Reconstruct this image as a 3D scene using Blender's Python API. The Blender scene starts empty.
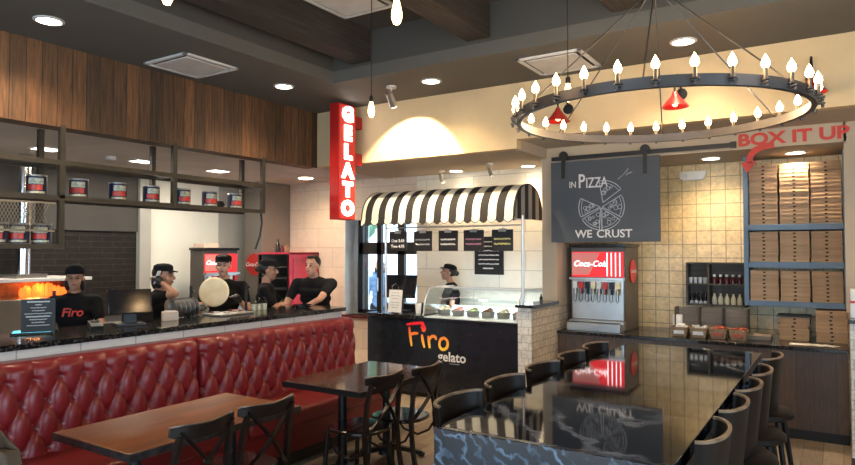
import bpy, bmesh, math, random
from mathutils import Vector, Matrix
random.seed(7)
PI = math.pi
SC = bpy.context.scene
COL = SC.collection

# ------------------------------------------------------------------ camera
cd = bpy.data.cameras.new('camera'); cam = bpy.data.objects.new('camera', cd); COL.objects.link(cam)
cam.location = (0, 0, 1.75)
cam.rotation_euler = (math.radians(91.64), 0, math.radians(32.6))
cd.sensor_width = 36; cd.lens = 36 * 645 / 855; cd.clip_start = .05
SC.camera = cam
# ------------------------------------------------------------------ world, light, exposure
w = bpy.data.worlds.new('sky'); SC.world = w; w.use_nodes = True
bg = w.node_tree.nodes['Background']; bg.inputs[0].default_value = (.62, .82, 1, 1); bg.inputs[1].default_value = 4.5
SC.view_settings.view_transform = 'Standard'; SC.view_settings.look = 'None'
SC.view_settings.gamma = 1; SC.view_settings.use_curve_mapping = False
SC.view_settings.exposure = 0.30
SC.cycles.use_denoising = True
SC.cycles.max_bounces = 7; SC.cycles.diffuse_bounces = 4; SC.cycles.glossy_bounces = 4
SC.cycles.transparent_max_bounces = 12; SC.cycles.caustics_reflective = False; SC.cycles.caustics_refractive = False
SC.cycles.sample_clamp_indirect = 4
WARM = (1, .74, .46); NEUT = (1, .87, .70); COOL = (.55, .78, 1)
def lamp(kind, loc, power, color, target=None, size=.1, angle=None, blend=.5, size_y=None, spread=None):
    l = bpy.data.lights.new('light', kind); l.energy = power; l.color = color
    if kind == 'AREA':
        l.size = size; l.shape = 'DISK'
        if size_y: l.shape = 'RECTANGLE'; l.size_y = size_y
        if spread: l.spread = math.radians(spread)
    else: l.shadow_soft_size = size
    if kind == 'SPOT': l.spot_size = math.radians(angle or 90); l.spot_blend = blend
    o = bpy.data.objects.new('light', l); COL.objects.link(o); o.location = loc
    d = (Vector(target) - Vector(loc)) if target else Vector((0, 0, -1))
    o.rotation_euler = d.to_track_quat('-Z', 'Y').to_euler()
    return o
# daylight through the shop windows behind and beside the viewer
lamp('AREA', (-1.6, -3.25, 1.75), 65, COOL, (-1.6, 0, 1.4), size=6.4, size_y=2.3)
lamp('AREA', (2.85, 1.5, 1.8), 14, COOL, (0, 1.5, 1.4), size=4.0, size_y=2.0)
# sun on the street outside the gelato window
sun = lamp('AREA', (0, 0, 60), 1, (1, .97, .92)); sun.data.type = 'SUN'; sun.data.energy = 13; sun.rotation_euler = (math.radians(40), 0, math.radians(20))

# ------------------------------------------------------------------ materials
def newmat(name):
    m = bpy.data.materials.new(name); m.use_nodes = True
    return m, m.node_tree.nodes, m.node_tree.links, m.node_tree.nodes['Principled BSDF']
def c4(c): return (c[0], c[1], c[2], 1)
def coords(n, l, swiz=None, scale=(1, 1, 1)):
    tc = n.new('ShaderNodeTexCoord'); v = tc.outputs['Object']
    if swiz:
        s = n.new('ShaderNodeSeparateXYZ'); l.new(v, s.inputs[0]); cx = n.new('ShaderNodeCombineXYZ')
        for i, a in enumerate(swiz): l.new(s.outputs['XYZ'.index(a)], cx.inputs[i])
        v = cx.outputs[0]
    mp = n.new('ShaderNodeMapping'); mp.inputs['Scale'].default_value = scale; l.new(v, mp.inputs[0])
    return mp.outputs[0]
def mat(name, col, rough=.5, metal=0, col2=None, scale=6, stretch=(1, 1, 1), bump=0, coat=0, emit=0, emit_col=None, lo=.35, hi=.65, detail=4, rnd=0, spec=.5):
    m, n, l, b = newmat(name)
    b.inputs['Base Color'].default_value = c4(col); b.inputs['Roughness'].default_value = rough
    b.inputs['Metallic'].default_value = metal; b.inputs['Coat Weight'].default_value = coat
    b.inputs['Coat Roughness'].default_value = .06; b.inputs['Specular IOR Level'].default_value = spec
    if emit:
        b.inputs['Emission Color'].default_value = c4(emit_col or col); b.inputs['Emission Strength'].default_value = emit
    col2 = col2 or tuple(x * .85 for x in col)
    v = coords(n, l, scale=stretch)
    t = n.new('ShaderNodeTexNoise'); t.inputs['Scale'].default_value = scale; t.inputs['Detail'].default_value = detail; l.new(v, t.inputs['Vector'])
    r = n.new('ShaderNodeValToRGB'); r.color_ramp.elements[0].position = lo; r.color_ramp.elements[1].position = hi
    r.color_ramp.elements[0].color = c4(col); r.color_ramp.elements[1].color = c4(col2); l.new(t.outputs['Fac'], r.inputs[0])
    out = r.outputs[0]
    if rnd:
        oi = n.new('ShaderNodeObjectInfo'); mx = n.new('ShaderNodeHueSaturation'); mr = n.new('ShaderNodeMapRange')
        mr.inputs[3].default_value = 1 - rnd; mr.inputs[4].default_value = 1 + rnd
        l.new(oi.outputs['Random'], mr.inputs[0]); l.new(mr.outputs[0], mx.inputs['Value']); l.new(out, mx.inputs['Color']); out = mx.outputs[0]
    l.new(out, b.inputs['Base Color'])
    if bump:
        bp = n.new('ShaderNodeBump'); bp.inputs['Strength'].default_value = bump; bp.inputs['Distance'].default_value = .01
        l.new(t.outputs['Fac'], bp.inputs['Height']); l.new(bp.outputs[0], b.inputs['Normal'])
    return m
def brickmat(name, c1, c2, mortar, bw, bh, swiz, rough=.4, ms=.004, offset=.5, bump=.4, noise=.25, grain=None, nscale=14, spec=.5, squash=1):
    m, n, l, b = newmat(name)
    v = coords(n, l, swiz)
    br = n.new('ShaderNodeTexBrick'); l.new(v, br.inputs['Vector'])
    br.offset = offset; br.inputs['Scale'].default_value = 1
    br.inputs['Brick Width'].default_value = bw; br.inputs['Row Height'].default_value = bh
    br.inputs['Mortar Size'].default_value = ms; br.inputs['Mortar Smooth'].default_value = .1
    br.inputs['Color1'].default_value = c4(c1); br.inputs['Color2'].default_value = c4(c2); br.inputs['Mortar'].default_value = c4(mortar)
    t = n.new('ShaderNodeTexNoise'); t.inputs['Scale'].default_value = nscale; t.inputs['Detail'].default_value = 6; t.inputs['Roughness'].default_value = .65
    if grain:
        mp = n.new('ShaderNodeMapping'); mp.inputs['Scale'].default_value = grain; l.new(v, mp.inputs[0]); l.new(mp.outputs[0], t.inputs['Vector'])
    else: l.new(v, t.inputs['Vector'])
    mr = n.new('ShaderNodeMapRange'); mr.inputs[1].default_value = .3; mr.inputs[2].default_value = .7
    mr.inputs[3].default_value = 1 - noise; mr.inputs[4].default_value = 1 + noise; l.new(t.outputs['Fac'], mr.inputs[0])
    hs = n.new('ShaderNodeHueSaturation'); l.new(br.outputs['Color'], hs.inputs['Color']); l.new(mr.outputs[0], hs.inputs['Value'])
    l.new(hs.outputs[0], b.inputs['Base Color']); b.inputs['Roughness'].default_value = rough; b.inputs['Specular IOR Level'].default_value = spec
    bp = n.new('ShaderNodeBump'); bp.inputs['Strength'].default_value = bump; bp.inputs['Distance'].default_value = .004; bp.invert = True
    l.new(br.outputs['Fac'], bp.inputs['Height']); l.new(bp.outputs[0], b.inputs['Normal'])
    return m
def stripemat(name, axis, w_, off, ca, cb, rough=.8):
    m, n, l, b = newmat(name)
    tc = n.new('ShaderNodeTexCoord'); s = n.new('ShaderNodeSeparateXYZ'); l.new(tc.outputs['Object'], s.inputs[0])
    a = n.new('ShaderNodeMath'); a.operation = 'ADD'; a.inputs[1].default_value = off; l.new(s.outputs['XYZ'.index(axis)], a.inputs[0])
    d = n.new('ShaderNodeMath'); d.operation = 'DIVIDE'; d.inputs[1].default_value = 2 * w_; l.new(a.outputs[0], d.inputs[0])
    f = n.new('ShaderNodeMath'); f.operation = 'FRACT'; l.new(d.outputs[0], f.inputs[0])
    g = n.new('ShaderNodeMath'); g.operation = 'GREATER_THAN'; g.inputs[1].default_value = .5; l.new(f.outputs[0], g.inputs[0])
    mx = n.new('ShaderNodeMix'); mx.data_type = 'RGBA'; l.new(g.outputs[0], mx.inputs[0]); mx.inputs[6].default_value = c4(ca); mx.inputs[7].default_value = c4(cb)
    l.new(mx.outputs[2], b.inputs['Base Color']); b.inputs['Roughness'].default_value = rough
    return m
def marblemat(name, base, vein, rough=.06, scale=1.2, dens=.5, fine=False):
    m, n, l, b = newmat(name)
    v = coords(n, l, scale=(1, 1, 1))
    n1 = n.new('ShaderNodeTexNoise'); n1.inputs['Scale'].default_value = scale; n1.inputs['Detail'].default_value = 8; n1.inputs['Roughness'].default_value = .6; l.new(v, n1.inputs['Vector'])
    wv = n.new('ShaderNodeTexWave'); wv.inputs['Scale'].default_value = scale * .9; wv.inputs['Distortion'].default_value = 14; wv.inputs['Detail'].default_value = 5
    wv.inputs['Detail Scale'].default_value = 1.3; wv.bands_direction = 'DIAGONAL'; l.new(v, wv.inputs['Vector'])
    r = n.new('ShaderNodeValToRGB'); e = r.color_ramp.elements
    e[0].position = 0; e[0].color = (1, 1, 1, 1); e[1].position = .10 + .2 * dens; e[1].color = (0, 0, 0, 1)
    l.new(wv.outputs['Fac'], r.inputs[0])
    mu = n.new('ShaderNodeMath'); mu.operation = 'MULTIPLY'; l.new(r.outputs[0], mu.inputs[0])
    r2 = n.new('ShaderNodeValToRGB'); r2.color_ramp.elements[0].position = .40; r2.color_ramp.elements[1].position = .68; l.new(n1.outputs['Fac'], r2.inputs[0])
    l.new(r2.outputs[0], mu.inputs[1])
    mx = n.new('ShaderNodeMix'); mx.data_type = 'RGBA'; l.new(mu.outputs[0], mx.inputs[0]); mx.inputs[6].default_value = c4(base); mx.inputs[7].default_value = c4(vein)
    l.new(mx.outputs[2], b.inputs['Base Color']); b.inputs['Roughness'].default_value = rough; b.inputs['Specular IOR Level'].default_value = .8
    return m
def granitemat(name, a, bcol, rough=.12):
    m, n, l, b = newmat(name)
    v = coords(n, l)
    t = n.new('ShaderNodeTexVoronoi'); t.inputs['Scale'].default_value = 90; l.new(v, t.inputs['Vector'])
    r = n.new('ShaderNodeValToRGB'); r.color_ramp.elements[0].position = .62; r.color_ramp.elements[1].position = .8
    r.color_ramp.elements[0].color = c4(a); r.color_ramp.elements[1].color = c4(bcol)
    l.new(t.outputs['Color'], r.inputs[0]); l.new(r.outputs[0], b.inputs['Base Color']); b.inputs['Roughness'].default_value = rough
    return m
def glassmat(name, tint=(1, 1, 1), refl=.12):
    m, n, l, b = newmat(name); n.remove(b)
    t = n.new('ShaderNodeBsdfTransparent'); t.inputs[0].default_value = c4(tint)
    g = n.new('ShaderNodeBsdfGlossy'); g.inputs['Roughness'].default_value = .02
    fr = n.new('ShaderNodeLayerWeight'); fr.inputs[0].default_value = .25
    pw = n.new('ShaderNodeMath'); pw.operation = 'POWER'; pw.inputs[1].default_value = 3; l.new(fr.outputs['Facing'], pw.inputs[0])
    ad = n.new('ShaderNodeMath'); ad.operation = 'MULTIPLY_ADD'; ad.inputs[1].default_value = .5; ad.inputs[2].default_value = refl; l.new(pw.outputs[0], ad.inputs[0])
    mx = n.new('ShaderNodeMixShader'); l.new(ad.outputs[0], mx.inputs[0]); l.new(t.outputs[0], mx.inputs[1]); l.new(g.outputs[0], mx.inputs[2])
    l.new(mx.outputs[0], n['Material Output'].inputs[0])
    return m
def emat(name, col, s): return mat(name, col, .5, emit=s, col2=col)

M = dict(
 ceil=mat('ceiling_paint', (.10, .092, .080), .75, scale=2, col2=(.10, .098, .088)),
 tray=mat('tray_paint', (.055, .052, .047), .75, scale=2, col2=(.05, .048, .043)),
 traytop=mat('tray_top_paint', (.05, .048, .044), .8, scale=2),
 beige=mat('beige_plaster', (.72, .54, .31), .8, scale=3, col2=(.66, .49, .28), bump=.05),
 greige=mat('greige_paint', (.50, .40, .29), .8, scale=3, col2=(.47, .38, .28)),
 kceil=mat('kitchen_ceiling_panels', (.62, .55, .50), .8, scale=2),
 dark_paint=mat('dark_grey_paint', (.050, .046, .042), .6, scale=3),
 white_wall=mat('white_wall_paint', (.80, .80, .72), .6, scale=2, col2=(.76, .76, .68)),
 grey_wall=mat('grey_wall_paint', (.42, .41, .37), .6, scale=2),
 col_paint=mat('brown_grey_column_paint', (.20, .175, .15), .6, scale=2),
 soffit=brickmat('reclaimed_wood_planks', (.16, .074, .031), (.055, .031, .017), (.010, .007, .005), .9, .125, 'ZYX', .62, .003, 0, .5, .55, (1.2, 16, 1), 3),
 darkbrick=brickmat('charcoal_brick_tiles', (.014, .011, .010), (.018, .014, .013), (.035, .03, .027), .30, .075, 'YZX', .7, .004, spec=.2),
 ktile=brickmat('cream_wall_tiles_large', (.70, .58, .47), (.74, .62, .51), (.50, .42, .35), .60, .30, 'XZY', .35, .004, .5, .3, .06),
 gtile=brickmat('white_gelato_wall_tiles', (.78, .73, .62), (.82, .77, .66), (.52, .49, .42), .75, .25, 'XZY', .35, .005, .5, .3, .04),
 knee=brickmat('white_knee_wall_tiles', (.72, .66, .60), (.76, .70, .63), (.45, .40, .36), .42, .30, 'YZX', .3, .005, .5, .3, .05),
 stile=brickmat('patterned_beige_tiles', (.62, .46, .24), (.70, .53, .29), (.30, .23, .14), .152, .152, 'XZY', .35, .005, 0, .5, .22, nscale=22),
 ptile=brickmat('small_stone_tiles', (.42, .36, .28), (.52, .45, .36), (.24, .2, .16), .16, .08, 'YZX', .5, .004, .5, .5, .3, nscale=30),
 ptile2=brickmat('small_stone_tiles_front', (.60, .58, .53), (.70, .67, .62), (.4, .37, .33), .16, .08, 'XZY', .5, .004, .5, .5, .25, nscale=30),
 floor=brickmat('wood_look_floor_planks', (.24, .195, .15), (.36, .30, .235), (.10, .085, .07), .9, .15, 'YXZ', .32, .003, .5, .3, .28, (2, 14, 1), 3),
 base=mat('dark_baseboard', (.03, .028, .026), .5),
 vinyl=mat('red_vinyl', (.19, .013, .017), .32, scale=30, col2=(.22, .016, .020), bump=.03, spec=.5),
 red_seat=mat('red_seat_vinyl', (.19, .012, .013), .35, scale=20, col2=(.16, .010, .011)),
 black=mat('black_plinth', (.012, .011, .011), .5),
 granite=granitemat('black_granite', (.010, .010, .011), (.06, .055, .05)),
 wood=brickmat('warm_table_planks', (.32, .105, .028), (.19, .06, .017), (.06, .025, .01), 3, .12, 'YXZ', .30, .0015, .3, .1, .45, (1, 22, 1), 4),
 wood2=brickmat('dark_table_planks', (.10, .05, .028), (.07, .036, .022), (.03, .015, .01), 3, .12, 'YXZ', .10, .0015, .3, .1, .4, (1, 22, 1), 4),
 edge=mat('worn_metal_edge', (.06, .055, .06), .35, .8, col2=(.12, .11, .1), scale=20),
 iron=mat('black_iron', (.012, .012, .013), .4, .3),
 chair=mat('dark_stained_bentwood', (.010, .006, .005), .32, col2=(.016, .009, .007), scale=9, stretch=(1, 1, .3), coat=.1, spec=.35),
 seatgloss=mat('glossy_dark_seat', (.012, .009, .009), .12, spec=.8),
 chair_top=mat('worn_bentwood_edge', (.30, .20, .13), .35, col2=(.12, .07, .045), scale=14),
 stool=mat('dark_brown_stool_shell', (.008, .005, .004), .45, col2=(.012, .007, .005), spec=.22),
 stool_edge=mat('worn_tan_stool_edge', (.26, .17, .10), .35, col2=(.10, .06, .035), scale=14),
 marble=marblemat('black_veined_marble', (.006, .008, .013), (.20, .22, .26), .045, 1.5, .7),
 marble_end=marblemat('black_marble_daylight_tint', (.003, .008, .018), (.15, .23, .32), .16, 7.5, 1.5),  # same black marble, blue of the daylight put into its colour
 panel=brickmat('dark_brown_wood_panel', (.060, .036, .023), (.085, .052, .034), (.018, .012, .01), 3, .32, 'ZXY', .4, .002, .4, .2, .35, (2, 18, 1), 3),
 steel=mat('stainless_steel', (.55, .55, .54), .28, .95, col2=(.45, .45, .44), scale=3),
 steelframe=mat('bronze_grey_steel_tube', (.050, .044, .034), .5, .4, col2=(.065, .058, .045)),
 wire=mat('pale_wire', (.30, .28, .24), .4, .8),
 chrome=mat('chrome', (.75, .75, .75), .12, 1),
 silver=mat('brushed_silver', (.62, .62, .62), .3, .9),
 white=mat('white_plastic', (.75, .74, .72), .4),
 whitep=mat('white_enamel_trim', (.62, .61, .60), .5, col2=(.60, .59, .58)),
 vent_in=mat('vent_face_grey', (.66, .64, .62), .5),
 blackgloss=mat('black_gloss', (.010, .010, .012), .12, col2=(.013, .013, .016)),
 blacktube=mat('black_rubber', (.008, .008, .008), .5),
 gelfront=mat('navy_black_counter_front', (.010, .012, .018), .25, col2=(.013, .015, .022)),
 chalk=mat('chalkboard_slate', (.045, .055, .070), .55, col2=(.06, .07, .085), scale=2, lo=.2, hi=.8),
 chalkline=mat('chalk_white', (.72, .72, .72), .9),
 chalkdim=mat('chalk_grey', (.36, .38, .42), .9),
 sign_black=mat('sign_black', (.012, .012, .014), .4),
 lit_white=emat('lit_sign_letter', (1, .93, .82), 5.0),
 signred=mat('sign_red_paint', (.42, .012, .012), .35),
 signred_lit=emat('sign_face_red', (.55, .03, .02), .35),
 redletter=mat('red_vinyl_letter', (.62, .035, .02), .5),
 bulb=emat('warm_bulb', (1, .66, .30), 34),
 bulb2=emat('filament_bulb', (1, .60, .22), 14),
 lens=emat('downlight_lens', (1, .85, .62), 20),
 lens_k=emat('kitchen_light_lens', (1, .93, .85), 6),
 canv=None, canvend=None,
 glass=glassmat('clear_glass', (.93, .97, .98), .05),
 winglass=glassmat('window_glass', (.95, .98, .98), .02),
 lamp_red=mat('red_enamel_shade', (.45, .015, .015), .3),
 candle=mat('candle_sleeve', (.16, .13, .10), .35, .6),
 ring=mat('dark_bronze_band', (.075, .065, .06), .4, .6, col2=(.11, .10, .10), scale=4),
 cardboard=mat('kraft_cardboard', (.42, .28, .17), .85, col2=(.37, .24, .145), scale=12, rnd=.12),
 dark=mat('box_slot_dark', (.02, .015, .012), .9),
 blue=mat('blue_painted_wood', (.085, .150, .235), .5, col2=(.11, .18, .27), scale=5),
 greywood=mat('weathered_grey_wood', (.085, .072, .060), .7, col2=(.055, .046, .04), scale=5, stretch=(.3, 1, 6)),
 greywood2=mat('weathered_grey_wood_pale', (.20, .17, .145), .7, col2=(.14, .12, .10), scale=5, stretch=(.3, 1, 6)),
 wicker=mat('tan_wicker', (.33, .22, .13), .7, col2=(.18, .11, .06), scale=60),
 redpk=mat('red_packets', (.40, .10, .05), .6, col2=(.25, .05, .03), scale=40),
 cream=mat('cream_plastic', (.70, .62, .42), .4),
 darkred=mat('dark_red_sauce', (.12, .012, .01), .25),
 coke=emat('lit_red_panel', (.62, .015, .02), 1.3),
 cokew=emat('lit_white_lettering', (1, .95, .95), 2.2),
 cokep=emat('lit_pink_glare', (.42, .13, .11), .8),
 cokered=mat('drink_sign_red', (.55, .012, .012), .35),
 machine=mat('dark_machine_side', (.11, .095, .085), .4, .4),
 skin=mat('skin', (.44, .23, .15), .55, col2=(.40, .20, .13), scale=12),
 skin2=mat('skin_pale', (.55, .31, .22), .55, col2=(.50, .27, .19), scale=12),
 shirt=mat('black_cotton', (.007, .007, .008), .9, col2=(.010, .010, .012), spec=.15),
 pants=mat('black_trousers', (.012, .012, .014), .85),
 hair=mat('dark_hair', (.014, .009, .007), .5),
 lips=mat('lips', (.38, .09, .08), .5),
 eye=mat('dark_eye', (.02, .015, .012), .2),
 glove=mat('black_glove', (.015, .015, .017), .4),
 bluecloth=mat('pale_blue_cloth', (.20, .33, .60), .8),
 dough=mat('raw_dough', (.80, .66, .40), .6, col2=(.88, .78, .55), scale=9),
 flame=emat('oven_flames', (1, .16, .02), 1.5),
 ovenin=mat('oven_firebrick', (.30, .12, .05), .9, col2=(.2, .07, .03), scale=20),
 cream_box=mat('pale_carton', (.72, .55, .42), .8),
 pinkcab=mat('red_cabinet_enamel', (.62, .05, .09), .35, col2=(.56, .04, .08)),
 canblue=mat('can_label_navy', (.010, .014, .05), .3),
 canred=mat('can_label_red', (.62, .05, .03), .35, col2=(.50, .03, .02), scale=60),
 canwhite=mat('can_label_white', (.7, .66, .55), .35, col2=(.3, .34, .2), scale=70),
 screen=emat('screen_teal', (.12, .62, .80), 1.2),
 taupe=mat('taupe_upholstery', (.095, .060, .036), .85, col2=(.078, .050, .030), scale=60),
 greenf=mat('tree_leaves', (.05, .13, .07), .8, col2=(.10, .22, .14), scale=8),
 asphalt=mat('pavement', (.30, .30, .31), .9),
 facade=mat('pale_facade', (.52, .66, .80), .8),
 light_in=emat('case_light_strip', (.85, .95, 1), 9),
 gelato_a=mat('gelato_cream', (.80, .72, .55), .5), gelato_b=mat('gelato_pink', (.75, .35, .35), .5), gelato_c=mat('gelato_green', (.5, .62, .32), .5), gelato_d=mat('gelato_brown', (.22, .11, .06), .5),
)
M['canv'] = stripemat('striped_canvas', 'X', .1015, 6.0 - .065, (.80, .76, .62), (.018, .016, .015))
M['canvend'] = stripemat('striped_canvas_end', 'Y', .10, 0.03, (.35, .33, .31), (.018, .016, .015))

# ------------------------------------------------------------------ mesh helpers
class MB:
    def __init__(s): s.bm = bmesh.new()
    def _face(s, vs):
        try: s.bm.faces.new(vs)
        except ValueError: pass
    def hexa(s, p):
        v = [s.bm.verts.new(q) for q in p]
        for f in ((0, 3, 2, 1), (4, 5, 6, 7), (0, 1, 5, 4), (1, 2, 6, 5), (2, 3, 7, 6), (3, 0, 4, 7)): s._face([v[i] for i in f])
    def box(s, x0, x1, y0, y1, z0, z1):
        s.hexa([(x0, y0, z0), (x1, y0, z0), (x1, y1, z0), (x0, y1, z0), (x0, y0, z1), (x1, y0, z1), (x1, y1, z1), (x0, y1, z1)]); return s
    def obox(s, c, size, rot=(0, 0, 0)):
        from mathutils import Euler
        R = Euler(rot).to_matrix(); a, b, d = [q / 2 for q in size]; c = Vector(c)
        s.hexa([c + R @ Vector(q) for q in ((-a, -b, -d), (a, -b, -d), (a, b, -d), (-a, b, -d), (-a, -b, d), (a, -b, d), (a, b, d), (-a, b, d))]); return s
    def ring(s, c, x, y, rx, ry, seg, ph=0):
        return [s.bm.verts.new(c + x * (rx * math.cos(2 * PI * i / seg + ph)) + y * (ry * math.sin(2 * PI * i / seg + ph))) for i in range(seg)]
    def loft(s, rings, caps=True, closed=False):
        n = len(rings[0]); R = list(rings)
        pairs = list(zip(R[:-1], R[1:])) + ([(R[-1], R[0])] if closed else [])
        for a, b in pairs:
            for i in range(n): s._face([a[i], a[(i + 1) % n], b[(i + 1) % n], b[i]])
        if caps and not closed: s._face(R[0][::-1]); s._face(R[-1])
    def cyl(s, p0, p1, r0, r1=None, seg=16):
        r1 = r0 if r1 is None else r1; p0 = Vector(p0); p1 = Vector(p1); d = (p1 - p0).normalized()
        x = d.orthogonal().normalized(); y = d.cross(x)
        s.loft([s.ring(p0, x, y, r0, r0, seg), s.ring(p1, x, y, r1, r1, seg)]); return s
    def sweep(s, pts, prof, up=(0, 0, 1), closed=False, scales=None):
        pts = [Vector(p) for p in pts]; n = len(pts); up = Vector(up); rings = []
        for i, p in enumerate(pts):
            a = pts[i - 1] if (i > 0 or closed) else pts[0]; b = pts[(i + 1) % n] if (i < n - 1 or closed) else pts[-1]
            t = (b - a).normalized(); sd = t.cross(up)
            if sd.length < 1e-4: sd = t.cross(Vector((0, 1, 0)))
            sd.normalize(); u = sd.cross(t); k = scales[i] if scales else 1
            rings.append([s.bm.verts.new(p + sd * (q[0] * k) + u * (q[1] * k)) for q in prof])
        s.loft(rings, True, closed); return s
    def tube(s, pts, r, seg=8, closed=False, up=(0, 0, 1), scales=None):
        return s.sweep(pts, [(r * math.cos(2 * PI * i / seg), r * math.sin(2 * PI * i / seg)) for i in range(seg)], up, closed, scales)
    def bar(s, pts, w_, h_, closed=False, up=(0, 0, 1), scales=None):
        return s.sweep(pts, [(-w_ / 2, -h_ / 2), (w_ / 2, -h_ / 2), (w_ / 2, h_ / 2), (-w_ / 2, h_ / 2)], up, closed, scales)
    def lathe(s, prof, c=(0, 0, 0), seg=20, caps=True):
        c = Vector(c); rings = [s.ring(c + Vector((0, 0, z)), Vector((1, 0, 0)), Vector((0, 1, 0)), max(r, 1e-4), max(r, 1e-4), seg) for r, z in prof]
        s.loft(rings, caps, not caps); return s
    def ell(s, c, r, seg=16, rings=10):
        if isinstance(r, (int, float)): r = (r, r, r)
        c = Vector(c); R = []
        for j in range(rings + 1):
            a = -PI / 2 + PI * j / rings; k = max(math.cos(a), .001)
            R.append([s.bm.verts.new(c + Vector((r[0] * k * math.cos(2 * PI * i / seg), r[1] * k * math.sin(2 * PI * i / seg), r[2] * math.sin(a)))) for i in range(seg)])
        s.loft(R); return s
    def cap(s, p0, p1, r0, r1=None):
        r1 = r0 if r1 is None else r1; s.cyl(p0, p1, r0, r1, 14); s.ell(p0, r0, 14, 8); s.ell(p1, r1, 14, 8); return s
    def prism(s, poly, vec):
        a = [s.bm.verts.new(p) for p in poly]; b = [s.bm.verts.new(Vector(p) + Vector(vec)) for p in poly]; s.loft([a, b]); return s
    def plate(s, outer, th, back):   # closed sheet of a grid of points: outer[i][j]; thickness along vector back
        n = len(outer); m_ = len(outer[0]); bk = Vector(back) * th
        A = [[s.bm.verts.new(p) for p in row] for row in outer]; B = [[s.bm.verts.new(Vector(p) + bk) for p in row] for row in outer]
        for i in range(n - 1):
            for j in range(m_ - 1):
                s._face([A[i][j], A[i + 1][j], A[i + 1][j + 1], A[i][j + 1]]); s._face([B[i][j], B[i][j + 1], B[i + 1][j + 1], B[i + 1][j]])
        for i in range(n - 1):
            s._face([A[i][0], B[i][0], B[i + 1][0], A[i + 1][0]]); s._face([A[i][-1], A[i + 1][-1], B[i + 1][-1], B[i][-1]])
        for j in range(m_ - 1):
            s._face([A[0][j], A[0][j + 1], B[0][j + 1], B[0][j]]); s._face([A[-1][j], B[-1][j], B[-1][j + 1], A[-1][j + 1]])
        return s
    def mesh(s, name, m, smooth=True):
        bmesh.ops.recalc_face_normals(s.bm, faces=s.bm.faces)
        me = bpy.data.meshes.new(name); s.bm.to_mesh(me); s.bm.free(); me.materials.append(m)
        if smooth:
            for p in me.polygons: p.use_smooth = True
            me.set_sharp_from_angle(angle=math.radians(38))
        return me
    def build(s, name, m, parent=None, loc=None, rot=None, bev=0, smooth=True):
        o = bpy.data.objects.new(name, s.mesh(name, m, smooth)); COL.objects.link(o)
        if parent: o.parent = parent
        if loc: o.location = loc
        if rot: o.rotation_euler = rot
        if bev:
            b = o.modifiers.new('bevel', 'BEVEL'); b.width = bev; b.segments = 2; b.limit_method = 'ANGLE'
        return o
def thing(name, label, cat, loc=(0, 0, 0), rz=0, group=None, rot=None):
    o = bpy.data.objects.new(name, None); COL.objects.link(o); o.empty_display_size = .1
    o.location = loc; o.rotation_euler = rot or (0, 0, rz); return tag(o, label, cat, group)
def tag(o, label, cat, group=None, kind=None):
    o['label'] = label; o['category'] = cat
    if group: o['group'] = group
    if kind: o['kind'] = kind
    return o
def struct(name, mb, m, parent=None, bev=0):
    o = mb.build(name, m, parent, bev=bev); 
    if not parent: o['kind'] = 'structure'
    return o
def copy_tree(o, parent=None):
    c = o.copy(); COL.objects.link(c); c.parent = parent
    for ch in list(o.children): copy_tree(ch, c)
    return c
def dup(o, loc, rz=None, label=None, rot=None):
    c = copy_tree(o); c.location = loc
    if rz is not None: c.rotation_euler = (0, 0, rz)
    if rot is not None: c.rotation_euler = rot
    if label: c['label'] = label
    return c
def text(s, size, m, loc, rot, name='lettering', parent=None, bold=0, align='CENTER', shear=0, sx=1, depth=.002, sp=1, curve=None):
    cu = bpy.data.curves.new(name, 'FONT'); cu.body = s; cu.size = size; cu.align_x = align; cu.align_y = 'CENTER'; cu.offset = bold; cu.shear = shear; cu.extrude = depth; cu.space_character = sp
    cu.resolution_u = 3
    t = bpy.data.objects.new(name, cu); COL.objects.link(t)
    bpy.context.view_layer.update()
    me = bpy.data.meshes.new_from_object(t.evaluated_get(bpy.context.evaluated_depsgraph_get())); bpy.data.objects.remove(t)
    me.name = name; me.materials.clear(); me.materials.append(m)
    if sx != 1:
        for v in me.vertices: v.co.x *= sx
    o = bpy.data.objects.new(name, me); COL.objects.link(o); o.location = loc; o.rotation_euler = rot
    if parent: o.parent = parent
    return o
FR = (PI / 2, 0, 0)          # upright, facing -Y
FX = (PI / 2, 0, PI / 2)     # upright, facing +X
ORD = ['', 'first', 'second', 'third', 'fourth', 'fifth', 'sixth', 'seventh', 'eighth', 'ninth', 'tenth', 'eleventh', 'twelfth', 'thirteenth', 'fourteenth', 'fifteenth', 'sixteenth', 'seventeenth', 'eighteenth']
# ------------------------------------------------------------------ structure
ZC = 3.49
struct('floor', MB().box(-8.3, 2.8, -3.2, 8.0, -.1, 0), M['floor'])
c = MB()   # dropped border of the main ceiling round the tray
c.box(-5.75, -4.4, -3.2, 6.3, ZC, ZC + .12).box(-4.4, 1.2, 5.07, 6.3, ZC, ZC + .12).box(1.2, 2.8, -3.2, 6.3, ZC, ZC + .12).box(-4.4, 1.2, -3.2, -1.5, ZC, ZC + .12)
struct('ceiling', c, M['ceil'])
struct('ceiling_tray_sides', MB().box(-4.46, -4.4, -1.5, 5.13, ZC + .12, 3.95).box(-4.46, 1.26, 5.07, 5.13, ZC + .12, 3.95).box(1.2, 1.26, -1.5, 5.13, ZC + .12, 3.95).box(-4.46, 1.26, -1.56, -1.5, ZC + .12, 3.95), M['tray'])
struct('ceiling_tray', MB().box(-4.46, 1.26, -1.56, 5.13, 3.95, 4.0), M['traytop'])
struct('ceiling_kitchen', MB().box(-8.3, -5.6, -1.0, 7.8, 2.82, 2.9), M['kceil'])
struct('ceiling_gelato', MB().box(-5.6, -2.86, 6.2, 7.6, 2.81, 2.93), M['greige'])
struct('ceiling_soda', MB().box(-2.8, 2.8, 6.2, 6.92, 2.915, 3.0).box(-2.86, 2.8, 7.0, 8.0, 2.735, 2.83), M['greige'])
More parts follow.
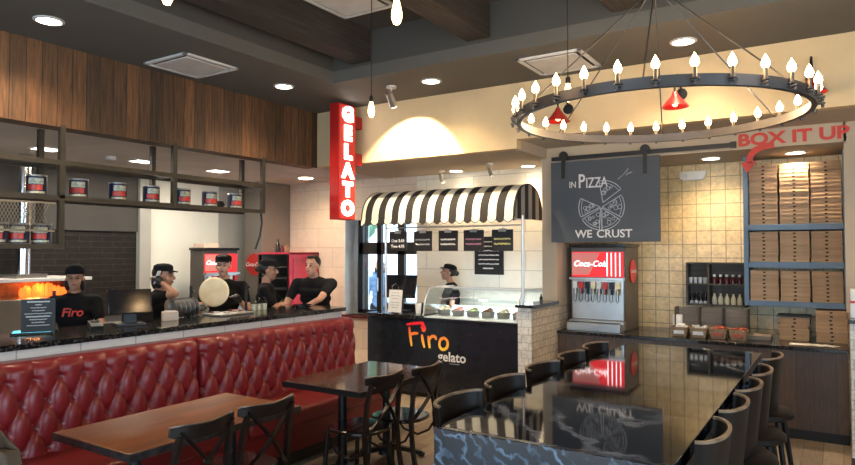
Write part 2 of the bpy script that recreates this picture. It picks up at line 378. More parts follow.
struct('wall_soffit_wood', MB().box(-5.75, -5.55, -1.0, 6.1, 2.80, ZC), M['soffit'])
u = MB(); u.box(-5.6, -2.8, 6.09, 6.2, 2.81, ZC).box(-2.8, 2.8, 6.09, 6.2, 2.905, ZC)
struct('wall_upper_rear', u, M['beige'])
struct('wall_gelato_return', MB().box(-2.859, -2.802, 6.2, 6.9, 2.80, 3.0), M['greige'])
struct('wall_header', MB().box(-2.86, .06, 6.9, 7.0, 2.735, 3.0).box(.04, 2.8, 6.9, 7.0, 1.20, 3.0), M['greige'])
struct('wall_column', MB().box(-2.86, -2.69, 6.9, 7.8, 1.19, 2.734), M['greige'])
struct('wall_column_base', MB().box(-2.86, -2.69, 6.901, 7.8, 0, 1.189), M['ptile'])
struct('wall_soda_rear', MB().box(-2.69, 2.8, 7.8, 7.9, 0, 2.83), M['stile'])
g = MB(); g.box(-5.04, -2.861, 7.6, 7.9, 0, 2.93)
struct('wall_gelato_rear', g, M['gtile'])
k = MB(); k.box(-8.3, -6.36, 7.6, 7.9, 0, 2.93).box(-6.36, -5.04, 7.6, 7.9, 0, .79).box(-6.36, -5.04, 7.6, 7.9, 2.22, 2.93)
struct('wall_kitchen_rear', k, M['ktile'])
struct('wall_kitchen_back', MB().box(-8.25, -8.1, -1.0, 5.28, 0, 2.82), M['darkbrick'])
struct('trim_1', MB().box(-8.12, -8.07, -1.0, 5.28, 2.01, 2.82), M['dark_paint'])
struct('trim_2', MB().box(-8.2, -8.02, 5.28, 5.45, 0, 2.82), M['grey_wall'], bev=.004)
struct('wall_kitchen_white', MB().box(-8.25, -8.1, 5.45, 6.66, 0, 2.82), M['white_wall'])
struct('wall_kitchen_grey', MB().box(-8.25, -8.1, 6.66, 7.6, 0, 2.82), M['grey_wall'])
struct('wall_kitchen_column', MB().box(-7.9, -7.5, 7.0, 7.6, 0, 2.82), M['col_paint'], bev=.01)
struct('wall_kitchen_front', MB().box(-8.25, -5.5, -1.1, -1.0, 0, 2.9), M['dark_paint'])
# knee wall with its tiles between banquette and kitchen
struct('wall_knee', MB().box(-4.75, -4.5, .6, 5.33, 0, 1.109), M['knee'])
struct('wall_left', MB().box(-5.75, -5.55, -3.2, -1.0, 0, ZC), M['beige'])
struct('wall_left_front', MB().box(-5.55, -4.5, .5, .6, 0, 1.11), M['knee'])
# shop front behind the viewer
f = MB(); f.box(-5.6, 2.8, -3.15, -3.05, 0, .45).box(-5.6, 2.8, -3.15, -3.05, 2.95, ZC + .5)
for x in (-5.6, -4.9, 1.7): f.box(x, x + (.7 if x < -5 else .14 if x < 0 else 1.1), -3.15, -3.05, .45, 2.95)
struct('wall_front', f, M['beige'])
wf = MB()
for x in (-3.3, -1.7, -.1): wf.box(x, x + .08, -3.14, -3.06, .45, 2.95)
struct('window_1', wf, M['iron'])
r = MB(); r.box(2.7, 2.8, -3.2, -.6, 0, ZC).box(2.7, 2.8, 3.6, 8.0, 0, ZC).box(2.7, 2.8, -.6, 3.6, 0, .7).box(2.7, 2.8, -.6, 3.6, 2.9, ZC)
struct('wall_right', r, M['beige'])
# stub walls with granite caps either side of the drinks niche
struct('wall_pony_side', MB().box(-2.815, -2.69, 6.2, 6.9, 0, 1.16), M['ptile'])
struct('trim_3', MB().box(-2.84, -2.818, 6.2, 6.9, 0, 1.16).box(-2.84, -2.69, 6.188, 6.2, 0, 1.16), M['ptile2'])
struct('trim_4', MB().box(-2.86, -2.66, 6.16, 6.9, 1.16, 1.19), M['granite'], bev=.004)
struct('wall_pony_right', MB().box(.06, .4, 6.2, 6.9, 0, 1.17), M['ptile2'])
struct('trim_5', MB().box(.045, .42, 6.17, 6.9, 1.17, 1.20), M['granite'], bev=.004)
struct('baseboard_right', MB().box(.05, .4, 6.185, 6.2, 0, .10), M['base'])
# tray beams
for i, x in enumerate((-4.03, -2.70, -1.38, -.05)):
    struct('trim_%d' % (6 + i), MB().box(x - .12, x + .12, -1.5, 5.07, 3.64, 3.95), mat('dark_beam_wood', (.016, .012, .010), .8, col2=(.035, .026, .020), scale=6, stretch=(6, .4, 6), bump=.3), bev=.01)
# window and glazed door beside the gelato counter
wn = bpy.data.objects.new('window_2', None); COL.objects.link(wn); wn['kind'] = 'structure'
def wp(name, mb, m): return mb.build(name, m, wn)
wp('window_jamb', MB().box(-6.36, -6.33, 7.58, 7.9, .79, 2.22).box(-6.33, -6.12, 7.88, 7.9, .79, 2.22), M['white'])
fr = MB(); Y0, Y1 = 7.78, 7.84
for x0, x1 in ((-6.24, -6.15), (-5.88, -5.80), (-5.50, -5.38), (-5.16, -5.09)): fr.box(x0, x1, Y0, Y1, .82, 2.22)
fr.box(-6.24, -5.05, Y0, Y1, 1.70, 1.88).box(-6.24, -5.05, Y0, Y1, .80, .86).box(-6.24, -5.05, Y0, Y1, 2.15, 2.22)
wp('window_frame', fr, M['iron'])
wp('pane', MB().box(-6.2, -5.05, 7.805, 7.812, .84, 2.2), M['winglass'])
wp('door_handle', MB().cyl((-5.84, 7.74, 1.15), (-5.84, 7.74, 1.35), .012).cyl((-5.84, 7.74, 1.17), (-5.84, 7.79, 1.17), .008).cyl((-5.84, 7.74, 1.33), (-5.84, 7.79, 1.33), .008), M['chrome'])
wp('window_sill', MB().box(-6.38, -5.04, 7.55, 7.78, .755, .79), mat('dark_red_sill', (.10, .02, .018), .4))
# outside
struct('ground', MB().box(-16, 2, 8.0, 22, -.12, -.02), M['asphalt'])
def tree(x, y, h, label):
    t = thing('tree', label, 'tree', (x, y, 0)); rr = random.Random(int(x * 10))
    MB().cyl((0, 0, 0), (0, 0, h * .55), .12, .08).build('trunk', M['greywood'], t)
    cr = MB()
    for i in range(26):
        a = rr.uniform(0, 6.3); q = rr.uniform(0, 1.3); cr.ell((q * math.cos(a), q * math.sin(a), h * .45 + rr.uniform(0, h * .55)), rr.uniform(.35, .6), 9, 6)
    cr.build('crown', M['greenf'], t)
tree(-10.6, 13.2, 4.6, 'green street tree seen through the transom above the gelato door')
b = thing('building', 'pale building across the road seen through the gelato window', 'building', (-15, 19, 0))
MB().box(-5, 7, 0, 3, 0, 3.2).build('wall', M['facade'], b)
for i in range(5): MB().box(-4.4 + i * 2.2, -3 + i * 2.2, -.05, .05, 1, 2.6).build('window', M['vent_in'], b)
# ------------------------------------------------------------------ ceiling fittings
def downlight(x, y, z, label, power, ang=110, r=.085, col=WARM, blend=.8):
    t = thing('ceiling_light', label, 'ceiling light', (x, y, z))
    MB().lathe([(r, 0), (r + .022, 0), (r + .022, -.008), (r, -.012)], seg=28, caps=False).build('trim_ring', M['whitep'], t)
    MB().lathe([(0, -.004), (r, -.004), (r, .0), (0, .0)], seg=28).build('lens', M['lens'], t)
    l = lamp('SPOT', (0, 0, -.03), power, col, None, .07, ang, blend); l.parent = t
    return t
downlight(-5.0, 2.52, ZC, 'round recessed ceiling light over the wood plank soffit, nearer the tall shelf cage', 90, 135)
downlight(-4.92, 4.88, ZC, 'round recessed ceiling light near the top of the GELATO blade sign', 80, 130)
downlight(-3.5, 5.54, ZC, 'round recessed ceiling light above the bright spot on the beige wall', 75, 130)
downlight(-1.07, 5.61, ZC, 'round recessed ceiling light above the big ring chandelier', 75, 130)
downlight(-4.26, 7.36, 2.81, 'recessed light behind the middle of the striped awning', 48, 130)
downlight(-3.25, 7.40, 2.81, 'recessed light behind the right end of the striped awning', 48, 130)
downlight(-1.14, 7.36, 2.735, 'recessed light in the niche soffit above the emergency light', 60, 140)
downlight(-.36, 7.38, 2.735, 'recessed light shining on the top pizza box compartment', 62, 140)
def ceil_vent(x, y, z, label):
    t = thing('ceiling_vent', label, 'ceiling vent', (x, y, z))
    q = MB(); s = .30
    for a in ((-s, s, -s, -s + .035), (-s, s, s - .035, s), (-s, -s + .035, -s, s), (s - .035, s, -s, s)): q.box(*a, -.02, 0)
    q.build('frame', M['whitep'], t, bev=.003)
    MB().box(-.264, .264, -.264, .264, -.006, -.001).build('duct_opening', M['black'], t)
    MB().box(-.235, .235, -.235, .235, -.022, -.012).build('face_panel', M['vent_in'], t, bev=.004)
    return t
ceil_vent(-5.09, 3.86, ZC, 'square white ceiling vent above the wood soffit')
ceil_vent(-2.15, 5.62, ZC, 'square white ceiling vent above the left of the chandelier')
ceil_vent(-3.60, 4.35, 3.95, 'white vent high in the dark tray ceiling between two beams')
for i, (x, y, lb) in enumerate(((-6.95, 3.5, 'kitchen ceiling light panel above the tomato cans nearest the oven duct'), (-6.95, 4.6, 'kitchen ceiling light panel above the middle cans of the steel shelf'), (-6.95, 5.7, 'kitchen ceiling light panel above the last cans of the steel shelf'))):
    t = thing('light_panel', lb, 'ceiling light', (x, y, 2.82))
    MB().box(-.11, .11, -.13, .13, -.012, 0).build('frame', M['whitep'], t); MB().box(-.09, .09, -.11, .11, -.016, -.011).build('diffuser', M['lens_k'], t)
    l = lamp('AREA', (0, 0, -.04), 24, NEUT, None, .3, size_y=.26); l.parent = t
t = thing('smoke_detector', 'small white round detector on the kitchen ceiling behind the steel shelf', 'detector', (-6.95, 4.2, 2.82))
MB().lathe([(0, 0), (.06, 0), (.055, -.04), (0, -.045)]).build('housing', M['white'], t)
t = thing('added_wash_light', 'added kitchen wash light near the rear corner wall', 'ceiling light', (-6.6, 7.0, 2.82))
MB().lathe([(0, 0), (.10, 0), (.10, -.01), (0, -.012)]).build('lens', M['lens'], t)
t['label'] = 'added round kitchen light washing the cream tiles above the red cabinet'; t.name = 'ceiling_light'  # extra lamp and lens added to warm the cream tiles
l = lamp('SPOT', (0, 0, -.04), 60, WARM, None, .08, 150, 1); l.parent = t
def spot(x, y, z, tgt, label, power, ang, s=1, cup=M['silver']):
    t = thing('track_spotlight', label, 'spotlight', (x, y, z))
    MB().lathe([(0, 0), (.055 * s, 0), (.055 * s, -.02), (0, -.022)]).cyl((0, 0, -.02), (0, 0, -.09 * s), .008).build('mount', M['white'], t)
    d = (Vector(tgt) - Vector((x, y, z - .14 * s))).normalized(); c0 = Vector((0, 0, -.14 * s))
    MB().cyl(c0 - d * .08 * s, c0 + d * .08 * s, .038 * s, .042 * s, 20).build('can', cup, t)
    MB().cyl(c0 + d * .081 * s, c0 + d * .085 * s, .036 * s, .036 * s, 20).build('lens', M['lens'], t)
    if power:
        l = lamp('SPOT', c0 + d * .1, power, WARM, c0 + d, .02, ang, .25); l.parent = t
    return t
spot(-3.97, 5.50, ZC, (-4.06, 6.09, 2.70), 'silver adjustable spotlight aimed at the beige wall', 190, 96)
spot(-4.42, 7.26, 2.81, (-4.42, 7.6, 2.2), 'small silver spot above the awning, one nearer the blade sign', 0, 60, .7)
spot(-3.55, 6.95, 2.81, (-3.5, 7.4, 2.2), 'small silver spot above the awning, one nearer the niche column', 0, 60, .7)
# ------------------------------------------------------------------ banquette
bq = thing('banquette', 'long tufted red vinyl banquette along the white knee wall', 'banquette', (-4.42, 0, 0))
def tuft(y0, y1, name):
    ny = int((y1 - y0) / .0125); nz = 44; z0, z1 = .44, 1.05; rows = []
    for i in range(ny + 1):
        y = y0 + (y1 - y0) * i / ny; row = []
        for j in range(nz + 1):
            z = z0 + (z1 - z0) * j / nz
            u = (y - 1.96) / .16; v = (z - .95) / .31
            if z > .95: fold = abs(math.sin(PI * u)); h = max(fold, .001) ** .45 * .8 + .2; h = h * 1.0
            elif z < .485:
                fold = abs(math.sin(PI * (u + .5))); h = max(fold, .001) ** .45
            else:
                a = u + v; b_ = u - v; h = (abs(math.sin(PI * a)) * abs(math.sin(PI * b_)) + .0008) ** .31
                # flatter diamonds with deep buttons at the lattice points
                du = a - round(a); dv = b_ - round(b_); dd = math.hypot(du, dv); h = min(h, 1) - .65 * math.exp(-(dd / .17) ** 2)
            edge = min(1, (y - y0) / .02, (y1 - y) / .02); edge = max(edge, 0) ** .5
            top = min(1, (z1 - z) / .05); top = max(top, 0) ** .4
            base = .075 * (1.05 - z)          # slight rake
            row.append((.062 + .042 * h * edge * top - .03 * (1 - top) + base - .035 * (1 - edge) + .02, y, z))
        rows.append(row)
    m_ = MB(); A = [[m_.bm.verts.new(p) for p in r_] for r_ in rows]
    for i in range(ny):
        for j in range(nz): m_._face([A[i][j], A[i + 1][j], A[i + 1][j + 1], A[i][j + 1]])
    B = [[m_.bm.verts.new((-.07, r_[j][1], r_[j][2])) for j in (0, nz)] for r_ in rows]
    for i in range(ny):
        m_._face([A[i][nz], A[i + 1][nz], B[i + 1][1], B[i][1]]); m_._face([A[i][0], B[i][0], B[i + 1][0], A[i + 1][0]]); m_._face([B[i][0], B[i][1], B[i + 1][1], B[i + 1][0]])
    for i in (0, ny): m_._face([B[i][0], B[i][1]] + [A[i][j] for j in range(nz, -1, -1)])
    o = m_.build(name, M['vinyl'], bq, smooth=False)
    for p in o.data.polygons: p.use_smooth = True
    return o
tuft(.75, 3.36, 'tufted_back'); tuft(3.375, 5.32, 'tufted_back')
bt = None
for r_, z in enumerate((.95, .795, .64)):
    y = 1.0 + (.08 if r_ == 1 else 0)
    while y < 5.3:
        if abs(y - 3.37) > .03:
            yy = y
            if bt is None: bt = MB().ell((0, 0, 0), (.005, .013, .013), 10, 6).build('tuft_button', M['vinyl'], bq); q = bt
            else: q = bt.copy(); COL.objects.link(q)
            q.location = (.072 + .075 * (1.05 - z), yy, z)
        y += .16
for y0, y1 in ((.75, 3.36), (3.375, 5.32)):
    MB().box(.0, .70, y0, y1, .33, .465).build('seat_cushion', M['red_seat'], bq, bev=.03)
MB().box(-.07, .66, .75, 5.32, .12, .34).build('seat_base', M['red_seat'], bq, bev=.006)
MB().box(-.05, .60, .78, 5.30, 0, .12).build('plinth', M['black'], bq)
# ------------------------------------------------------------------ granite ledge
lg = MB().box(-5.12, -4.46, .6, 5.36, 1.11, 1.15).build('pass_counter', M['granite'], bev=.004)
tag(lg, 'long black granite pass counter on the white tiled knee wall', 'counter')
# ------------------------------------------------------------------ dining tables
def dtable(x0, x1, y0, y1, m, em, label):
    cx, cy = (x0 + x1) / 2, (y0 + y1) / 2; t = thing('dining_table', label, 'table', (cx, cy, 0)); a, b_ = (x1 - x0) / 2, (y1 - y0) / 2
    MB().box(-a, a, -b_, b_, .715, .75).build('tabletop', m, t, bev=.003)
    e = MB()
    for q in ((-a - .004, a + .004, -b_ - .004, -b_ + .002), (-a - .004, a + .004, b_ - .002, b_ + .004), (-a - .004, -a + .002, -b_, b_), (a - .002, a + .004, -b_, b_)): e.box(*q, .708, .747)
    e.build('edge_band', em, t)
    for s in (-1, 1):
        yy = s * (b_ - .26)
        c_ = MB().cyl((0, yy, .05), (0, yy, .69), .034).lathe([(.034, .05), (.06, .04), (.07, .0), (.034, .0)], (0, yy, .045))
        c_.box(-.2, .2, yy - .2, yy + .2, .69, .714); c_.build('column', M['iron'], t)
        ft = MB()
        for k_ in range(4):
            an = PI / 4 + k_ * PI / 2; ft.bar([(0.02 * math.cos(an), yy + .02 * math.sin(an), .10), (.15 * math.cos(an), yy + .15 * math.sin(an), .075), (.30 * math.cos(an), yy + .30 * math.sin(an), .03)], .05, .035)
            ft.ell((.30 * math.cos(an), yy + .30 * math.sin(an), .02), (.035, .035, .02), 12, 6)
        ft.build('foot', M['iron'], t)
    return t
dtable(-3.67, -2.96, 1.91, 3.10, M['wood'], M['edge'], 'warm reddish plank dining table with metal edge, beside two cross-back chairs')
dtable(-3.63, -2.87, 3.61, 4.70, M['wood2'], M['iron'], 'dark plank dining table catching blue window light near the gelato counter')
# ------------------------------------------------------------------ cross-back chairs, facing -X
def make_chair():
    t = thing('dining_chair', '', 'chair')
    m = M['chair']
    s = MB(); outl = []
    for i in range(24):
        a = 2 * PI * i / 24; outl.append((-.20 + .215 * (abs(math.cos(a)) ** .75) * (1 if math.cos(a) > 0 else -1), .205 * (abs(math.sin(a)) ** .75) * (1 if math.sin(a) > 0 else -1) * (1 - .08 * math.cos(a)), .44))
    s.prism(outl, (0, 0, .028)); s.build('seat', M['seatgloss'], t, bev=.008)
    for sy in (-1, 1):
        MB().tube([(-.37, sy * .165, .44), (-.385, sy * .175, .2), (-.40, sy * .185, 0)], .017, 10, up=(0, 1, 0)).build('leg', m, t)
        MB().bar([(.07, sy * .19, 0), (.02, sy * .185, .25), (.0, sy * .18, .46), (.02, sy * .178, .68), (.055, sy * .17, .82)], .03, .026, up=(0, 1, 0)).build('leg', m, t)
        MB().tube([(-.36, sy * .16, .40), (-.28, sy * .17, .30), (-.15, sy * .175, .27), (-.05, sy * .18, .32), (-.0, sy * .18, .40)], .010, 8, up=(0, 1, 0)).build('brace', m, t)
    pts = []; R_ = []
    for i in range(13):
        a = -1 + 2 * i / 12; y = a * .215; x = .075 - .05 * abs(a) ** 2.2 + .03 - .03; R_.append((x, y, .835 + .012 * abs(a)))
    tr = MB(); tr.sweep(R_, [(-.011, -.045), (.011, -.045), (.012, .03), (-.012, .03)], up=(0, 0, 1), scales=[.55] + [.8] + [1] * 9 + [.8] + [.55]); tr.build('top_rail', m, t, bev=.004)
    te = MB(); te.sweep([(p[0], p[1], p[2] + .026) for p in R_], [(-.009, -.003), (.009, -.003), (.007, .006), (-.007, .006)], scales=[.5, .8] + [1] * 9 + [.8, .5]); te.build('worn_edge', M['chair_top'], t)
    for sg in (-1, 1):
        P = []
        for i in range(9):
            u = i / 8; P.append((.005 + .06 * u + .035 * math.sin(PI * u), sg * (-.17 + .34 * u) , .47 + .37 * u))
        MB().bar(P, .010, .028, up=(1, 0, 0)).build('cross_brace', m, t)
    MB().cyl((.05, 0, .655), (.064, 0, .655), .018).build('medallion', M['chrome'], t)
    return t
ch = make_chair(); ch.location = (-2.86, 2.24, -.0); ch.rotation_euler = (0, 0, .06)
G = 'cross-back chairs at the dining tables'; ch['group'] = G
ch['label'] = 'dark cross-back chair at the reddish table, at its end away from the gelato counter'
dup(ch, (-2.88, 2.71, 0), -.02, 'dark cross-back chair at the reddish table, at its end nearer the gelato counter')
dup(ch, (-2.80, 3.76, 0), -.05, 'dark cross-back chair with blue glare on its seat, at the dark table')
dup(ch, (-2.74, 4.22, 0), .05, 'dark cross-back chair at the dark table, nearest the gelato counter')
# upholstered chair at the frame edge
t = thing('upholstered_chair', 'taupe upholstered chair with rounded back beside the red banquette', 'chair', (-3.47, 1.45, 0), math.radians(3))
R2 = []
for i in range(15):
    u = i / 14; a = -1 + 2 * u; row = []
    for j in range(9):
        z = .42 + .50 * j / 8; k_ = .23 - max(0, (z - .80)) ** 2 * 7; row.append((a * k_, .05 * a * a - .03, z - (.10 * abs(a) ** 4 if j == 8 else .05 * abs(a) ** 4 * (j / 8))))
    R2.append(row)
MB().plate(R2, .07, (0, 1, 0)).build('backrest', M['taupe'], t, bev=.02)
MB().box(-.23, .23, -.46, .03, .38, .47).build('seat', M['taupe'], t, bev=.03)
for sx in (-1, 1):
    for yy in (-.42, .0): MB().cyl((sx * .19, yy, .38), (sx * .21, yy, 0), .02, .014).build('leg', M['chair'], t)
# ------------------------------------------------------------------ marble bar table and stools
bt_ = thing('bar_table', 'long black veined marble bar table with waterfall ends', 'bar table', (-.985, 3.85, 0))
MB().box(-.485, .485, -1.47, 1.47, .945, 1.0).build('tabletop', M['marble'], bt_, bev=.003)
MB().box(-.485, .485, -1.502, -1.471, 0, 1.0).build('waterfall_end', M['marble_end'], bt_, bev=.003)
MB().box(-.485, .485, 1.471, 1.502, 0, 1.0).build('waterfall_end', M['marble_end'], bt_, bev=.003)
MB().box(-.16, .16, -1.43, 1.43, 0, .944).build('core_panel', M['panel'], bt_)
def make_stool():
    t = thing('bar_stool', '', 'bar stool')      # faces -X, backrest at +X
    m = M['stool']
    MB().lathe([(0, .66), (.17, .66), (.195, .675), (.195, .70), (.17, .72), (0, .725)], (-.16, 0, 0), 28).build('seat', m, t)
    rows = []; H_ = 12; N = 22; top = []
    for i in range(N + 1):
        a = -PI / 2 + PI * i / N; row = []
        cx, sy = math.cos(a), math.sin(a)
        for j in range(H_ + 1):
            z = .72 + .34 * j / H_; fl = (j / H_)
            rx = .075 + .015 * fl; ry = .19 + .02 * fl; zt = .72 + (.34 - .0 * abs(sy)) * fl
            row.append((-.14 + rx * cx + .02 * fl, ry * sy, zt))
        rows.append(row); top.append(Vector(row[-1]))
    m_ = MB(); inner = [[Vector((-.14 + (p[0] + .14) * .90, p[1] * .945, p[2])) for p in r_] for r_ in rows]
    A = [[m_.bm.verts.new(p) for p in r_] for r_ in rows]; B = [[m_.bm.verts.new(p) for p in r_] for r_ in inner]
    for i in range(N):
        for j in range(H_): m_._face([A[i][j], A[i + 1][j], A[i + 1][j + 1], A[i][j + 1]]); m_._face([B[i][j], B[i][j + 1], B[i + 1][j + 1], B[i + 1][j]])
        m_._face([A[i][H_], A[i + 1][H_], B[i + 1][H_], B[i][H_]]); m_._face([A[i][0], B[i][0], B[i + 1][0], A[i + 1][0]])
    for i in (0, N):
        for j in range(H_): m_._face([A[i][j], A[i][j + 1], B[i][j + 1], B[i][j]])
    m_.build('backrest', m, t)
    MB().bar([(a_ + b_) / 2 + Vector((0, 0, .004)) for a_, b_ in zip(top, [r_[-1] for r_ in inner])], .015, .010).build('worn_rim', M['stool_edge'], t)
    L = []
    for sx, sy in ((-1, -1), (-1, 1), (1, -1), (1, 1)):
        p1 = Vector((-.16 + sx * .11, sy * .12, .66)); p0 = Vector((-.16 + sx * .19, sy * .19, 0)); L.append((p0, p1)); MB().cyl(p0, p1, .013, .018, 10).build('leg', m, t)
    f = MB(); P = [l_[0].lerp(l_[1], .36) for l_ in (L[0], L[1], L[3], L[2])]
    for i in range(4): f.cyl(P[i], P[(i + 1) % 4], .009)
    f.build('footrest', M['iron'], t)
    return t
st = make_stool(); st['group'] = 'bar stools along the marble table'
ys = [2.69, 3.22, 3.70, 4.20, 4.80]
names = ['first', 'second', 'middle', 'fourth', 'last']
for i, y in enumerate(ys):
    lab = ('dark bar stool on the pizza-box side of the marble table, ' + ['at the waterfall end', 'second from the waterfall end', 'middle of its row', 'second from the rear counter', 'nearest the rear counter'][i])
    if i == 0: st.location = (-.33, y, 0); st.rotation_euler = (0, 0, 0); st['label'] = lab
    else: dup(st, (-.335 + .01 * i, y, 0), random.uniform(-.06, .06), lab)
for i, y in enumerate([2.64, 3.14, 3.66, 4.15, 4.66]):
    lab = ('dark bar stool on the gelato side of the marble table, ' + ['at the waterfall end', 'second from the waterfall end', 'middle of its row', 'second from the rear counter', 'nearest the rear counter'][i])
    dup(st, (-1.615, y, 0), PI + random.uniform(-.05, .05), lab)
# ------------------------------------------------------------------ chandelier
ch_ = thing('chandelier', 'large dark ring chandelier with candle bulbs over the marble table', 'chandelier', (-.926, 4.012, 2.54))
RR = .83
cir = [(RR * math.cos(2 * PI * i / 96), RR * math.sin(2 * PI * i / 96), .028) for i in range(96)]
MB().bar(cir, .012, .056, closed=True).build('ring_band', M['ring'], ch_)
MB().bar([(p[0] * .985, p[1] * .985, .003) for p in cir], .022, .006, closed=True).build('ring_ledge', M['ring'], ch_)
cn = None
for i in range(30):
    a = math.radians(7 + 12 * i)
    if cn is None:
        cn = MB().box(-.016, .03, -.014, .014, -.012, -.004).cyl((.018, 0, -.012), (.018, 0, -.03), .008).lathe([(0, 0), (.022, .003), (.022, .008), (0, .010)], seg=14).build('bobeche', M['ring'], ch_)
        cn.name = 'candle'; sl = MB().cyl((0, 0, .008), (0, 0, .062), .0105, seg=12).build('sleeve', M['candle'], cn)
        MB().lathe([(.004, .058), (.014, .066), (.0205, .080), (.018, .096), (.008, .116), (.0005, .130)], seg=10).build('bulb', M['bulb'], cn)
        q = cn
    else: q = copy_tree(cn, ch_)
    q.location = ((RR + .016) * math.cos(a), (RR + .016) * math.sin(a), .025); q.rotation_euler = (0, 0, a)
AP = .80
for a in (44, 100, 155, 230, 279, 331):
    a = math.radians(a); MB().cyl((.02 * math.cos(a), .02 * math.sin(a), AP), (RR * math.cos(a), RR * math.sin(a), .05), .0045, seg=8).build('rod', M['ring'], ch_)
MB().lathe([(0, AP - .03), (.03, AP - .02), (.03, AP + .03), (.008, AP + .05), (.008, 1.37), (.07, 1.38), (.07, 1.405), (0, 1.41)]).build('stem', M['ring'], ch_)
for i in range(6):   # soft fill: light of the candle bulbs
    a = math.radians(13 + 60 * i); l = lamp('POINT', (RR * math.cos(a), RR * math.sin(a), .16), 9, (1, .72, .42), size=.06); l.parent = ch_
# ------------------------------------------------------------------ pendants
def pendant(x, y, z, ztop, label, glow=5):
    t = thing('pendant_light', label, 'pendant light', (x, y, z))
    MB().cyl((0, 0, .13), (0, 0, ztop - z - .02), .0035, seg=6).build('cord', M['blacktube'], t)
    MB().lathe([(0, .075), (.017, .08), (.018, .12), (.006, .135), (0, .136)], seg=14).build('socket', M['iron'], t)
    MB().lathe([(0, -.052), (.016, -.045), (.027, -.02), (.028, .01), (.02, .05), (.014, .078), (0, .08)], seg=14).build('bulb', M['bulb2'], t)
    MB().lathe([(0, ztop - z), (.05, ztop - z), (.05, ztop - z - .02), (0, ztop - z - .025)]).build('ceiling_cap', M['iron'], t)
    l = lamp('POINT', (0, 0, -.07), glow, (1, .66, .35), size=.03); l.parent = t
pendant(-2.75, 1.94, 3.00, 3.95, 'bare bulb pendant over the reddish table, cut by the picture top')
pendant(-1.93, 2.72, 2.98, 3.95, 'bare bulb pendant between the two dark ceiling beams')
pendant(-3.32, 4.31, 2.93, 3.95, 'bare bulb pendant beside the top of the GELATO sign')
pendant(-1.64, 4.45, 2.88, 3.95, 'bare bulb pendant hanging through the left side of the ring chandelier')
# ------------------------------------------------------------------ gooseneck wall lamps
def goose(x, z, label):
    t = thing('gooseneck_lamp', label, 'wall lamp', (x, 6.09, z))
    MB().lathe([(0, 0), (.05, 0), (.05, .015), (0, .02)]).build('wall_plate', M['iron'], t, rot=(PI / 2, 0, 0), loc=(0, 0, .12))
    P = [(0, -.01, .12)] + [(0, -.02 - .16 * (1 - math.cos(PI * u)) / 1.2, .12 + .12 * math.sin(PI * u) + .08 * u * (1 - u)) for u in [i / 10 for i in range(1, 11)]]
    P.append((0, -.285, .06)); MB().tube(P, .009, 8, up=(1, 0, 0)).build('arm', M['iron'], t)
    MB().lathe([(.018, .08), (.03, .05), (.055, .02), (.115, -.05), (.112, -.052), (.05, .012), (.012, .05)], (0, -.285, 0), 26).build('lamp_shade', M['lamp_red'], t)
    MB().ell((0, -.285, -.01), (.028, .028, .035), 12, 8).build('bulb', M['bulb2'], t)
goose(-2.24, 3.03, 'red gooseneck lamp on the beige wall, above the chalkboard end of the niche')
goose(-1.18, 3.04, 'red gooseneck lamp on the beige wall, the middle one behind the chandelier')
goose(-.17, 3.03, 'red gooseneck lamp on the beige wall, above the BOX IT UP lettering')
# ------------------------------------------------------------------ GELATO blade sign
bs = thing('blade_sign', 'tall red blade sign with glowing white GELATO letters', 'sign', (-4.80, 5.62, 2.11))
MB().box(-.13, .0, .0, .30, 0, 1.34).build('sign_box', M['signred'], bs, bev=.004)
MB().box(.0, .012, .012, .288, .012, 1.328).build('sign_face', M['signred_lit'], bs)
for i, ch1 in enumerate('GELATO'):
    text(ch1, .228, M['lit_white'], (.016, .15, 1.215 - i * .218), FX, 'letter', bs, bold=.014, depth=.006, sx=1.15)
for z in (.66, 1.10): MB().box(-.10, -.03, .30, .47, z, z + .14).build('bracket', M['signred'], bs)
# ------------------------------------------------------------------ gelato counter
gc = thing('gelato_counter', 'navy black gelato counter with colourful painted lettering', 'counter', (-4.02, 6.5, 0))
MB().box(-1.04, 1.04, .0, .76, .06, .93).build('body', M['gelfront'], gc, bev=.006)
MB().box(-1.0, 1.0, .05, .72, 0, .06).build('plinth', M['black'], gc)
MB().box(-1.05, -.25, -.02, .77, .93, .975).build('worktop', M['granite'], gc, bev=.004)
MB().box(-.25, 1.04, -.01, .77, .93, .955).build('worktop_edge', M['gelfront'], gc)
# painted lettering on the front
def strokes(name, polys, m, th, parent, z):
    for P in polys:
        b_ = MB(); n = len(P); pts = []
        for i in range((n - 1) * 4 + 1):      # Catmull-Rom smoothing
            k, u = divmod(i, 4); u /= 4; k = min(k, n - 2); u = u if i < (n - 1) * 4 else 1
            a_, b0, c0, d0 = [Vector((P[max(0, min(n - 1, k + q))][0], 0, P[max(0, min(n - 1, k + q))][1])) for q in (-1, 0, 1, 2)]
            pts.append(.5 * ((2 * b0) + (-a_ + c0) * u + (2 * a_ - 5 * b0 + 4 * c0 - d0) * u * u + (-a_ + 3 * b0 - 3 * c0 + d0) * u ** 3))
        m_ = len(pts); b_.tube([p + Vector((0, -.004, 0)) for p in pts], th, 8, up=(0, 1, 0), scales=[.65 + .5 * math.sin(PI * min(1, (i + .6) / m_)) for i in range(m_)])
        o = b_.build(name, m, parent); o.scale = (1, .12, 1)
